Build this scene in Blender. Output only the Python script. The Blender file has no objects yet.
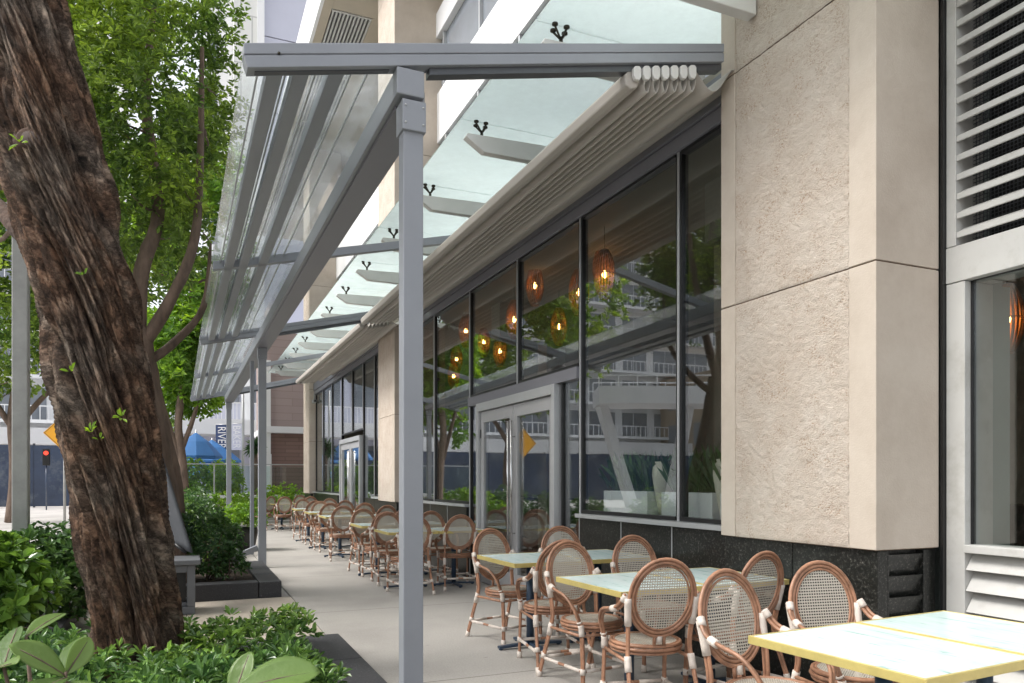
import bpy, math, random
import numpy as np
from mathutils import Vector, Matrix, noise

random.seed(7)
RNG = np.random.default_rng(7)
R = math.radians
PI = math.pi
sc = bpy.context.scene
COL = sc.collection

# ------------------------------------------------------------------ camera
YAW = R(23.55)
SN, CS = math.sin(YAW), math.cos(YAW)
FPX = 748.0
CAMH = 1.4
cd = bpy.data.cameras.new('camera')
cam = bpy.data.objects.new('camera', cd)
COL.objects.link(cam)
cam.location = (0, 0, CAMH)
cam.rotation_euler = (R(90), 0, -YAW)
cd.sensor_width = 36
cd.lens = FPX / 1024 * 36
cd.shift_y = 139.5 / 1024
cd.clip_start = 0.05
cd.clip_end = 600
sc.camera = cam

# ------------------------------------------------------------------ world, sun, exposure
SUN_EL, SUN_AZ = R(50), R(-82)          # azimuth measured from +Y, clockwise seen from above
w = bpy.data.worlds.new('World')
sc.world = w
w.use_nodes = True
nt = w.node_tree
nt.nodes.clear()
out = nt.nodes.new('ShaderNodeOutputWorld')
bg = nt.nodes.new('ShaderNodeBackground')
sky = nt.nodes.new('ShaderNodeTexSky')
sky.sky_type = 'NISHITA'
sky.sun_disc = False
sky.sun_elevation = SUN_EL
sky.sun_rotation = SUN_AZ
sky.air_density = 1.0
sky.dust_density = 3.0
hs = nt.nodes.new('ShaderNodeHueSaturation')
hs.inputs['Saturation'].default_value = 0.22
nt.links.new(sky.outputs[0], hs.inputs['Color'])
nt.links.new(hs.outputs[0], bg.inputs[0])
bg.inputs[1].default_value = 0.15
nt.links.new(bg.outputs[0], out.inputs[0])
sd = bpy.data.lights.new('sun', 'SUN')
sd.energy = 1.3
sd.angle = R(18)
sd.color = (1.0, 0.96, 0.9)
so = bpy.data.objects.new('sun', sd)
COL.objects.link(so)
sv = Vector((math.sin(SUN_AZ) * math.cos(SUN_EL), math.cos(SUN_AZ) * math.cos(SUN_EL), math.sin(SUN_EL)))
so.rotation_euler = (-sv).to_track_quat('-Z', 'Y').to_euler()
so.location = sv * 60
sc.view_settings.view_transform = 'Standard'
sc.view_settings.look = 'None'
sc.view_settings.exposure = 1.2
sc.view_settings.gamma = 1
sc.cycles.max_bounces = 8
sc.cycles.transparent_max_bounces = 24
sc.cycles.sample_clamp_indirect = 6


def at(u, v, d):
    """world point at pixel (u, v) of the photograph and depth d"""
    lat = (u - 512) / FPX * d
    return Vector((d * SN + lat * CS, d * CS - lat * SN, CAMH + (481 - v) / FPX * d))


# ------------------------------------------------------------------ helpers
class MB:
    def __init__(s):
        s.v, s.f, s.m, s.sm = [], [], [], []

    def add(s, vs, fs, mi=0, smooth=False):
        b = len(s.v)
        s.v += [tuple(p) for p in vs]
        for f in fs:
            s.f.append([b + i for i in f])
            s.m.append(mi)
            s.sm.append(smooth)
        return s

    def hexa(s, p, mi=0):
        return s.add(p, [(0, 3, 2, 1), (4, 5, 6, 7), (0, 1, 5, 4), (1, 2, 6, 5), (2, 3, 7, 6), (3, 0, 4, 7)], mi)

    def box(s, x0, x1, y0, y1, z0, z1, mi=0):
        x0, x1 = min(x0, x1), max(x0, x1)
        y0, y1 = min(y0, y1), max(y0, y1)
        z0, z1 = min(z0, z1), max(z0, z1)
        return s.hexa([(x0, y0, z0), (x1, y0, z0), (x1, y1, z0), (x0, y1, z0),
                       (x0, y0, z1), (x1, y0, z1), (x1, y1, z1), (x0, y1, z1)], mi)

    def bar(s, a, b, w_, h_, up=(0, 0, 1), mi=0):
        a, b, up = Vector(a), Vector(b), Vector(up)
        d = (b - a).normalized()
        sd_ = d.cross(up).normalized()
        u2 = sd_.cross(d).normalized()
        P = []
        for q in (a, b):
            P += [q - sd_ * w_ / 2 - u2 * h_ / 2, q + sd_ * w_ / 2 - u2 * h_ / 2, q + sd_ * w_ / 2 + u2 * h_ / 2, q - sd_ * w_ / 2 + u2 * h_ / 2]
        return s.add(P, [(0, 3, 2, 1), (4, 5, 6, 7), (0, 1, 5, 4), (1, 2, 6, 5), (2, 3, 7, 6), (3, 0, 4, 7)], mi)

    def tube(s, pts, r, n=8, mi=0, closed=False, cap=True):
        pts = [Vector(p) for p in pts]
        N = len(pts)
        rr = r if isinstance(r, (list, tuple)) else [r] * N
        if closed:
            tan = [(pts[(i + 1) % N] - pts[i - 1]).normalized() for i in range(N)]
        else:
            tan = [(pts[min(i + 1, N - 1)] - pts[max(i - 1, 0)]).normalized() for i in range(N)]
        t0 = tan[0]
        a = Vector((0, 0, 1)) if abs(t0.z) < 0.9 else Vector((1, 0, 0))
        nrm = t0.cross(a).normalized()
        vs = []
        for i in range(N):
            t = tan[i]
            nrm = (nrm - t * nrm.dot(t)).normalized()
            bn = t.cross(nrm)
            for k in range(n):
                an = 2 * PI * k / n
                vs.append(pts[i] + (nrm * math.cos(an) + bn * math.sin(an)) * rr[i])
        fs = []
        M = N if closed else N - 1
        for i in range(M):
            j = (i + 1) % N
            for k in range(n):
                k2 = (k + 1) % n
                fs.append((i * n + k, i * n + k2, j * n + k2, j * n + k))
        if not closed and cap:
            fs.append(tuple(range(n))[::-1])
            fs.append(tuple((N - 1) * n + k for k in range(n)))
        return s.add(vs, fs, mi, True)

    def lathe(s, prof, c=(0, 0, 0), n=20, mi=0, cap=True):
        vs, fs = [], []
        for (r_, z) in prof:
            for k in range(n):
                an = 2 * PI * k / n
                vs.append((c[0] + r_ * math.cos(an), c[1] + r_ * math.sin(an), c[2] + z))
        for i in range(len(prof) - 1):
            for k in range(n):
                k2 = (k + 1) % n
                fs.append((i * n + k, i * n + k2, (i + 1) * n + k2, (i + 1) * n + k))
        if cap:
            fs.append(tuple(range(n))[::-1])
            fs.append(tuple((len(prof) - 1) * n + k for k in range(n)))
        return s.add(vs, fs, mi, True)

    def prism(s, prof, y0, y1, mi=0):
        """closed (x, z) profile extruded along y"""
        n = len(prof)
        vs = [(p[0], y0, p[1]) for p in prof] + [(p[0], y1, p[1]) for p in prof]
        fs = [tuple(range(n)), tuple(range(2 * n - 1, n - 1, -1))]
        for i in range(n):
            j = (i + 1) % n
            fs.append((i, i + n, j + n, j))
        return s.add(vs, fs, mi)

    def prism_x(s, prof, x0, x1, mi=0):
        n = len(prof)
        vs = [(x0, p[0], p[1]) for p in prof] + [(x1, p[0], p[1]) for p in prof]
        fs = [tuple(range(n)), tuple(range(2 * n - 1, n - 1, -1))]
        for i in range(n):
            j = (i + 1) % n
            fs.append((i, i + n, j + n, j))
        return s.add(vs, fs, mi)

    def build(s, name, mats, parent=None, bevel=0, off=None):
        me = bpy.data.meshes.new(name)
        vs = s.v
        if off is not None:
            vs = [(p[0] - off[0], p[1] - off[1], p[2] - off[2]) for p in vs]
        me.from_pydata(vs, [], s.f)
        if not isinstance(mats, (list, tuple)):
            mats = [mats]
        for m in mats:
            me.materials.append(m)
        me.polygons.foreach_set('material_index', s.m)
        me.polygons.foreach_set('use_smooth', s.sm)
        me.update()
        o = bpy.data.objects.new(name, me)
        COL.objects.link(o)
        if parent is not None:
            o.parent = parent
            if off is None and parent.type == 'EMPTY' and not parent.get('_local'):
                o.location = -Vector(parent.location)
        if bevel:
            md = o.modifiers.new('bevel', 'BEVEL')
            md.width = bevel
            md.segments = 2
            md.limit_method = 'ANGLE'
            md.angle_limit = R(40)
            md.harden_normals = False
        return o


def tag(o, label=None, cat=None, group=None, kind=None):
    if label:
        o['label'] = label
    if cat:
        o['category'] = cat
    if group:
        o['group'] = group
    if kind:
        o['kind'] = kind
    return o


def thing(name, loc, label, cat, group=None, rz=0, local=False):
    o = bpy.data.objects.new(name, None)
    o.empty_display_size = 0.2
    COL.objects.link(o)
    o.location = loc
    o.rotation_euler = (0, 0, rz)
    if local:
        o['_local'] = 1
    return tag(o, label, cat, group)


def copy_tree(o, parent=None):
    c = o.copy()
    COL.objects.link(c)
    c.parent = parent
    for ch in list(o.children):
        copy_tree(ch, c)
    return c


# ------------------------------------------------------------------ materials
def newmat(name):
    m = bpy.data.materials.new(name)
    m.use_nodes = True
    t = m.node_tree
    t.nodes.clear()
    o = t.nodes.new('ShaderNodeOutputMaterial')
    return m, t, o


def N(t, typ, **kw):
    n = t.nodes.new(typ)
    for k, v in kw.items():
        setattr(n, k, v)
    return n


def ramp(t, src, stops):
    r = N(t, 'ShaderNodeValToRGB')
    e = r.color_ramp.elements
    while len(e) > 1:
        e.remove(e[-1])
    for i, (p, c) in enumerate(stops):
        if i == 0:
            e[0].position = p
            e[0].color = (*c, 1)
        else:
            q = e.new(p)
            q.color = (*c, 1)
    t.links.new(src, r.inputs[0])
    return r


def pm(name, col, rough=0.5, metal=0.0, var=0.12, vs=3.0, bump=0.0, bs=60.0, stretch=(1, 1, 1), spec=0.5, dirt=None, dscale=1.2):
    m, t, o = newmat(name)
    b = N(t, 'ShaderNodeBsdfPrincipled')
    b.inputs['Roughness'].default_value = rough
    b.inputs['Metallic'].default_value = metal
    b.inputs['Specular IOR Level'].default_value = spec
    tc = N(t, 'ShaderNodeTexCoord')
    mp = N(t, 'ShaderNodeMapping')
    mp.inputs['Scale'].default_value = stretch
    t.links.new(tc.outputs['Object'], mp.inputs[0])
    nz = N(t, 'ShaderNodeTexNoise')
    nz.inputs['Scale'].default_value = vs
    nz.inputs['Detail'].default_value = 6
    nz.inputs['Roughness'].default_value = 0.65
    t.links.new(mp.outputs[0], nz.inputs['Vector'])
    c0 = tuple(max(0, x * (1 - var)) for x in col)
    c1 = tuple(min(1, x * (1 + var)) for x in col)
    rp = ramp(t, nz.outputs['Fac'], [(0.3, c0), (0.7, c1)])
    csrc = rp.outputs[0]
    if dirt:
        n2 = N(t, 'ShaderNodeTexNoise')
        n2.inputs['Scale'].default_value = dscale
        n2.inputs['Detail'].default_value = 8
        n2.inputs['Roughness'].default_value = 0.7
        t.links.new(mp.outputs[0], n2.inputs['Vector'])
        r2 = ramp(t, n2.outputs['Fac'], [(0.52, (0, 0, 0)), (0.72, (1, 1, 1))])
        mx = N(t, 'ShaderNodeMix', data_type='RGBA')
        t.links.new(r2.outputs[0], mx.inputs['Factor'])
        t.links.new(csrc, mx.inputs['A'])
        mx.inputs['B'].default_value = (*dirt, 1)
        csrc = mx.outputs['Result']
    t.links.new(csrc, b.inputs['Base Color'])
    rr = N(t, 'ShaderNodeMapRange')
    rr.inputs['To Min'].default_value = max(0.02, rough - 0.08)
    rr.inputs['To Max'].default_value = min(1, rough + 0.08)
    t.links.new(nz.outputs['Fac'], rr.inputs['Value'])
    t.links.new(rr.outputs[0], b.inputs['Roughness'])
    if bump:
        n3 = N(t, 'ShaderNodeTexNoise')
        n3.inputs['Scale'].default_value = bs
        n3.inputs['Detail'].default_value = 4
        t.links.new(mp.outputs[0], n3.inputs['Vector'])
        bp = N(t, 'ShaderNodeBump')
        bp.inputs['Strength'].default_value = 1.0
        bp.inputs['Distance'].default_value = bump
        t.links.new(n3.outputs['Fac'], bp.inputs['Height'])
        t.links.new(bp.outputs[0], b.inputs['Normal'])
    t.links.new(b.outputs[0], o.inputs[0])
    return m


M = {}
M['steel'] = pm('grey_painted_steel', (0.27, 0.285, 0.315), 0.38, 0.0, 0.07, 1.5, 0.0006, 40)
M['steel_dk'] = pm('dark_grey_aluminium', (0.085, 0.09, 0.10), 0.35, 0.2, 0.1, 2)
M['header'] = pm('facade_header_grey', (0.19, 0.19, 0.215), 0.4, 0.0, 0.06, 1)
M['silver'] = pm('silver_mullion', (0.50, 0.51, 0.52), 0.32, 0.4, 0.05, 2)
M['door_al'] = pm('door_aluminium', (0.42, 0.42, 0.43), 0.38, 0.25, 0.06, 4)
M['black'] = pm('black_gasket', (0.012, 0.012, 0.013), 0.35, 0, 0.2, 3)
M['white'] = pm('white_paint', (0.74, 0.74, 0.75), 0.5, 0, 0.04, 0.7)
M['lav'] = pm('pale_lavender_panel', (0.52, 0.53, 0.62), 0.4, 0, 0.05, 0.3)
M['fabric'] = pm('cream_awning_fabric', (0.40, 0.37, 0.335), 0.8, 0, 0.07, 2.5, 0.0008, 300, (1, 0.25, 1))
M['louvre'] = pm('light_grey_louvre', (0.50, 0.495, 0.475), 0.5, 0, 0.06, 3, dirt=(0.36, 0.35, 0.32), dscale=2.5)
M['fin'] = pm('canopy_fin', (0.62, 0.61, 0.59), 0.5, 0, 0.06, 2)
M['bronze'] = pm('dark_bronze', (0.05, 0.045, 0.035), 0.3, 0.8, 0.1, 8)
M['reveal'] = pm('green_grey_reveal', (0.30, 0.35, 0.33), 0.6, 0, 0.06, 2)
M['pole'] = pm('galvanised_pole', (0.34, 0.34, 0.33), 0.5, 0.1, 0.15, 6)
M['navy'] = pm('navy_table_steel', (0.035, 0.06, 0.10), 0.35, 0.2, 0.1, 8)
M['brass'] = pm('brass_edge', (0.66, 0.54, 0.20), 0.34, 0.35, 0.12, 9)
M['rattan'] = pm('rattan_brown', (0.32, 0.165, 0.10), 0.42, 0, 0.42, 14, 0.0006, 120)
M['wrap'] = pm('white_rattan_binding', (0.62, 0.55, 0.49), 0.55, 0, 0.12, 30, 0.0012, 160)
M['interior'] = pm('interior_wall', (0.33, 0.30, 0.25), 0.8, 0, 0.15, 0.6)
M['intdark'] = pm('interior_dark', (0.045, 0.04, 0.035), 0.6, 0, 0.2, 1)
M['navy_board'] = pm('navy_hoarding', (0.045, 0.065, 0.115), 0.25, 0, 0.25, 0.5, dirt=(0.14, 0.16, 0.19), dscale=0.8)
M['cabinet'] = pm('grey_cabinet_paint', (0.14, 0.145, 0.155), 0.5, 0, 0.08, 4)
M['lidcover'] = pm('grey_cover_cloth', (0.085, 0.09, 0.10), 0.75, 0, 0.12, 6, 0.002, 30)
M['blue'] = pm('blue_canvas', (0.03, 0.13, 0.33), 0.8, 0, 0.1, 3)
M['bluebanner'] = pm('blue_banner_cloth', (0.035, 0.06, 0.15), 0.7, 0, 0.08, 3)
M['pot'] = pm('black_pot', (0.018, 0.018, 0.018), 0.4, 0, 0.2, 6)
M['soil'] = pm('soil', (0.045, 0.03, 0.02), 0.95, 0, 0.4, 12, 0.02, 25)
M['signyellow'] = pm('sign_yellow', (0.80, 0.38, 0.02), 0.45, 0, 0.03, 3)
M['tan'] = pm('tan_render', (0.38, 0.30, 0.22), 0.8, 0, 0.08, 0.4)
M['beige_soffit'] = pm('beige_soffit', (0.46, 0.40, 0.32), 0.7, 0, 0.08, 1.2)
M['chrome'] = pm('steel_handle', (0.55, 0.55, 0.55), 0.22, 0.9, 0.04, 3)
M['cutwood'] = pm('cut_wood', (0.15, 0.115, 0.10), 0.85, 0, 0.2, 20)
M['vase'] = pm('cream_vase', (0.60, 0.56, 0.46), 0.4, 0, 0.08, 4)
M['far_white'] = pm('far_white_render', (0.80, 0.80, 0.80), 0.7, 0, 0.04, 0.2)
M['far_glass'] = pm('far_window', (0.22, 0.24, 0.27), 0.12, 0, 0.25, 0.35)


def schlick(t, f0):
    lw_ = N(t, 'ShaderNodeLayerWeight')
    lw_.inputs['Blend'].default_value = 0.5
    pw = N(t, 'ShaderNodeMath', operation='POWER')
    pw.inputs[1].default_value = 4.0
    t.links.new(lw_.outputs['Facing'], pw.inputs[0])
    mr = N(t, 'ShaderNodeMapRange')
    mr.inputs['To Min'].default_value = f0
    mr.inputs['To Max'].default_value = 1.0
    t.links.new(pw.outputs[0], mr.inputs['Value'])
    return mr


def glass_mat(name, tint=(0.92, 0.95, 0.94), f0=0.15):
    m, t, o = newmat(name)
    fr = schlick(t, f0)
    tr = N(t, 'ShaderNodeBsdfTransparent')
    tr.inputs[0].default_value = (*tint, 1)
    gl = N(t, 'ShaderNodeBsdfGlossy')
    gl.inputs['Roughness'].default_value = 0.0
    gl.inputs[0].default_value = (0.95, 0.97, 1, 1)
    tc = N(t, 'ShaderNodeTexCoord')
    nz = N(t, 'ShaderNodeTexNoise')
    nz.inputs['Scale'].default_value = 0.7
    nz.inputs['Detail'].default_value = 1
    t.links.new(tc.outputs['Object'], nz.inputs['Vector'])
    bp = N(t, 'ShaderNodeBump')
    bp.inputs['Distance'].default_value = 0.0012
    t.links.new(nz.outputs['Fac'], bp.inputs['Height'])
    t.links.new(bp.outputs[0], gl.inputs['Normal'])
    mx = N(t, 'ShaderNodeMixShader')
    t.links.new(fr.outputs[0], mx.inputs[0])
    t.links.new(tr.outputs[0], mx.inputs[1])
    t.links.new(gl.outputs[0], mx.inputs[2])
    t.links.new(mx.outputs[0], o.inputs[0])
    return m


M['glass'] = glass_mat('window_glass')
M['railglass'] = glass_mat('railing_glass', (0.86, 0.93, 0.92), 0.04)


def frosted(name, col, a, b_, rough=0.25):
    """a: share of plain see-through, b_: share of milky scatter"""
    m, t, o = newmat(name)
    tr = N(t, 'ShaderNodeBsdfTransparent')
    tr.inputs[0].default_value = (0.93, 0.96, 0.96, 1)
    tl = N(t, 'ShaderNodeBsdfTranslucent')
    tl.inputs[0].default_value = (*col, 1)
    df = N(t, 'ShaderNodeBsdfDiffuse')
    df.inputs[0].default_value = (*col, 1)
    gl = N(t, 'ShaderNodeBsdfGlossy')
    gl.inputs['Roughness'].default_value = rough
    m1 = N(t, 'ShaderNodeMixShader')
    m1.inputs[0].default_value = 0.2
    t.links.new(tl.outputs[0], m1.inputs[1])
    t.links.new(df.outputs[0], m1.inputs[2])
    tc = N(t, 'ShaderNodeTexCoord')
    nz = N(t, 'ShaderNodeTexNoise')
    nz.inputs['Scale'].default_value = 2.5
    nz.inputs['Detail'].default_value = 7
    nz.inputs['Roughness'].default_value = 0.7
    t.links.new(tc.outputs['Object'], nz.inputs['Vector'])
    mr = N(t, 'ShaderNodeMapRange')
    mr.inputs['From Min'].default_value = 0.3
    mr.inputs['From Max'].default_value = 0.7
    mr.inputs['To Min'].default_value = max(0, b_ - 0.1)
    mr.inputs['To Max'].default_value = min(1, b_ + 0.1)
    t.links.new(nz.outputs['Fac'], mr.inputs['Value'])
    m2 = N(t, 'ShaderNodeMixShader')
    t.links.new(mr.outputs[0], m2.inputs[0])
    t.links.new(tr.outputs[0], m2.inputs[1])
    t.links.new(m1.outputs[0], m2.inputs[2])
    fr = schlick(t, 0.03)
    m3 = N(t, 'ShaderNodeMixShader')
    t.links.new(fr.outputs[0], m3.inputs[0])
    t.links.new(m2.outputs[0], m3.inputs[1])
    t.links.new(gl.outputs[0], m3.inputs[2])
    t.links.new(m3.outputs[0], o.inputs[0])
    return m


M['frost'] = frosted('frosted_canopy_glass', (0.86, 0.94, 0.935), 0.1, 0.84)
M['roofsheet'] = frosted('clear_roof_sheet', (0.90, 0.91, 0.95), 0.8, 0.12, 0.08)


def leaf_mat(name, c_dark, c_light, gloss=0.35, trans=0.35):
    m, t, o = newmat(name)
    g = N(t, 'ShaderNodeNewGeometry')
    rp = ramp(t, g.outputs['Random Per Island'], [(0.0, c_dark), (0.55, tuple((a + b) / 2 for a, b in zip(c_dark, c_light))), (0.93, c_light), (1.0, tuple(min(1, x * 1.5) for x in c_light))])
    tc = N(t, 'ShaderNodeTexCoord')
    nz = N(t, 'ShaderNodeTexNoise')
    nz.inputs['Scale'].default_value = 0.9
    t.links.new(tc.outputs['Object'], nz.inputs['Vector'])
    r2 = ramp(t, nz.outputs['Fac'], [(0.35, (0.6, 0.7, 0.75)), (0.65, (1.25, 1.15, 0.8))])
    mu = N(t, 'ShaderNodeMix', data_type='RGBA', blend_type='MULTIPLY')
    mu.inputs['Factor'].default_value = 1
    t.links.new(rp.outputs[0], mu.inputs['A'])
    t.links.new(r2.outputs[0], mu.inputs['B'])
    b = N(t, 'ShaderNodeBsdfPrincipled')
    b.inputs['Roughness'].default_value = gloss
    t.links.new(mu.outputs['Result'], b.inputs['Base Color'])
    tl = N(t, 'ShaderNodeBsdfTranslucent')
    hs_ = N(t, 'ShaderNodeHueSaturation')
    hs_.inputs['Value'].default_value = 1.9
    hs_.inputs['Hue'].default_value = 0.485
    hs_.inputs['Saturation'].default_value = 1.1
    t.links.new(mu.outputs['Result'], hs_.inputs['Color'])
    t.links.new(hs_.outputs[0], tl.inputs[0])
    mx = N(t, 'ShaderNodeMixShader')
    mx.inputs[0].default_value = trans
    t.links.new(b.outputs[0], mx.inputs[1])
    t.links.new(tl.outputs[0], mx.inputs[2])
    t.links.new(mx.outputs[0], o.inputs[0])
    return m


M['leaf'] = leaf_mat('tree_leaves', (0.075, 0.14, 0.03), (0.26, 0.39, 0.085))
M['leaf_y'] = leaf_mat('light_tree_leaves', (0.11, 0.22, 0.03), (0.25, 0.42, 0.07))
M['leaf_shrub'] = leaf_mat('shrub_leaves', (0.04, 0.10, 0.035), (0.11, 0.21, 0.075), 0.28, 0.2)
M['leaf_ground'] = leaf_mat('ground_cover_leaves', (0.04, 0.10, 0.032), (0.22, 0.37, 0.11), 0.28, 0.25)
M['leaf_clusia'] = leaf_mat('broad_leaves', (0.055, 0.13, 0.035), (0.18, 0.33, 0.085), 0.25, 0.25)
M['leaf_near'] = leaf_mat('near_broad_leaves', (0.085, 0.16, 0.055), (0.16, 0.26, 0.10), 0.38, 0.3)
_t = M['leaf_near'].node_tree
_pb = [n for n in _t.nodes if n.type == 'BSDF_PRINCIPLED'][0]
_tc = _t.nodes.new('ShaderNodeTexCoord')
_wv = _t.nodes.new('ShaderNodeTexNoise')
_wv.inputs['Scale'].default_value = 55
_wv.inputs['Detail'].default_value = 5
_t.links.new(_tc.outputs['Object'], _wv.inputs['Vector'])
_bp = _t.nodes.new('ShaderNodeBump')
_bp.inputs['Distance'].default_value = 0.0025
_t.links.new(_wv.outputs['Fac'], _bp.inputs['Height'])
_t.links.new(_bp.outputs[0], _pb.inputs['Normal'])


def bark_mat():
    m, t, o = newmat('bark')
    b = N(t, 'ShaderNodeBsdfPrincipled')
    b.inputs['Roughness'].default_value = 0.8
    b.inputs['Specular IOR Level'].default_value = 0.35
    uv = N(t, 'ShaderNodeAttribute')
    uv.attribute_name = 'grain'
    uvo = uv.outputs['Vector']
    mp = N(t, 'ShaderNodeMapping')
    mp.inputs['Scale'].default_value = (1.0, 1.0, 0.24)
    t.links.new(uvo, mp.inputs[0])
    nz = N(t, 'ShaderNodeTexNoise')
    nz.inputs['Scale'].default_value = 24
    nz.inputs['Detail'].default_value = 12
    nz.inputs['Roughness'].default_value = 0.72
    nz.inputs['Distortion'].default_value = 0.4
    t.links.new(mp.outputs[0], nz.inputs['Vector'])
    n2 = N(t, 'ShaderNodeTexNoise')
    n2.inputs['Scale'].default_value = 2.6
    n2.inputs['Detail'].default_value = 6
    t.links.new(uvo, n2.inputs['Vector'])
    n3 = N(t, 'ShaderNodeTexNoise')
    n3.inputs['Scale'].default_value = 75
    n3.inputs['Detail'].default_value = 6
    n3.inputs['Roughness'].default_value = 0.8
    mp2 = N(t, 'ShaderNodeMapping')
    mp2.inputs['Scale'].default_value = (1.0, 1.0, 0.35)
    t.links.new(uvo, mp2.inputs[0])
    t.links.new(mp2.outputs[0], n3.inputs['Vector'])
    ra = ramp(t, nz.outputs['Fac'], [(0.32, (0.028, 0.018, 0.013)), (0.43, (0.15, 0.085, 0.055)), (0.54, (0.31, 0.185, 0.12)), (0.66, (0.52, 0.38, 0.28))])
    rb = ramp(t, nz.outputs['Fac'], [(0.33, (0.030, 0.023, 0.019)), (0.45, (0.18, 0.135, 0.105)), (0.64, (0.54, 0.44, 0.36))])
    r2 = ramp(t, n2.outputs['Fac'], [(0.42, (0, 0, 0)), (0.62, (1, 1, 1))])
    mx = N(t, 'ShaderNodeMix', data_type='RGBA')
    t.links.new(r2.outputs[0], mx.inputs['Factor'])
    t.links.new(ra.outputs[0], mx.inputs['A'])
    t.links.new(rb.outputs[0], mx.inputs['B'])
    t.links.new(mx.outputs['Result'], b.inputs['Base Color'])
    wv = N(t, 'ShaderNodeMix', data_type='RGBA', blend_type='LINEAR_LIGHT')
    wv.inputs['Factor'].default_value = 0.035
    mp4 = N(t, 'ShaderNodeMapping')
    mp4.inputs['Scale'].default_value = (1.0, 1.0, 0.22)
    t.links.new(uvo, mp4.inputs[0])
    t.links.new(mp4.outputs[0], wv.inputs['A'])
    t.links.new(n3.outputs['Color'], wv.inputs['B'])
    vo = N(t, 'ShaderNodeTexVoronoi', feature='DISTANCE_TO_EDGE')
    vo.inputs['Scale'].default_value = 30
    t.links.new(wv.outputs['Result'], vo.inputs['Vector'])
    cr = ramp(t, vo.outputs['Distance'], [(0.0, (0, 0, 0)), (0.10, (0.6, 0.6, 0.6)), (0.28, (1, 1, 1))])
    crc = ramp(t, vo.outputs['Distance'], [(0.0, (0.25, 0.22, 0.20)), (0.07, (1.0, 1.0, 1.0)), (0.25, (1.6, 1.55, 1.5))])
    mc = N(t, 'ShaderNodeMix', data_type='RGBA', blend_type='MULTIPLY')
    mc.inputs['Factor'].default_value = 0.85
    t.links.new(mx.outputs['Result'], mc.inputs['A'])
    t.links.new(crc.outputs[0], mc.inputs['B'])
    t.links.new(mc.outputs['Result'], b.inputs['Base Color'])
    ad0 = N(t, 'ShaderNodeMath', operation='MULTIPLY_ADD')
    ad0.inputs[1].default_value = 0.45
    t.links.new(cr.outputs[0], ad0.inputs[0])
    t.links.new(nz.outputs['Fac'], ad0.inputs[2])
    ad = N(t, 'ShaderNodeMath', operation='ADD')
    mul = N(t, 'ShaderNodeMath', operation='MULTIPLY')
    mul.inputs[1].default_value = 0.5
    t.links.new(n3.outputs['Fac'], mul.inputs[0])
    t.links.new(ad0.outputs[0], ad.inputs[0])
    t.links.new(mul.outputs[0], ad.inputs[1])
    bp = N(t, 'ShaderNodeBump')
    bp.inputs['Distance'].default_value = 0.06
    t.links.new(ad.outputs[0], bp.inputs['Height'])
    t.links.new(bp.outputs[0], b.inputs['Normal'])
    t.links.new(b.outputs[0], o.inputs[0])
    return m


M['bark'] = bark_mat()
M['twig'] = pm('branch_bark', (0.15, 0.105, 0.08), 0.85, 0, 0.45, 9, 0.01, 30, (1, 1, 0.3))


M['limb'] = pm('dark_limb_bark', (0.075, 0.045, 0.032), 0.9, 0, 0.5, 12, 0.015, 30)


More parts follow.
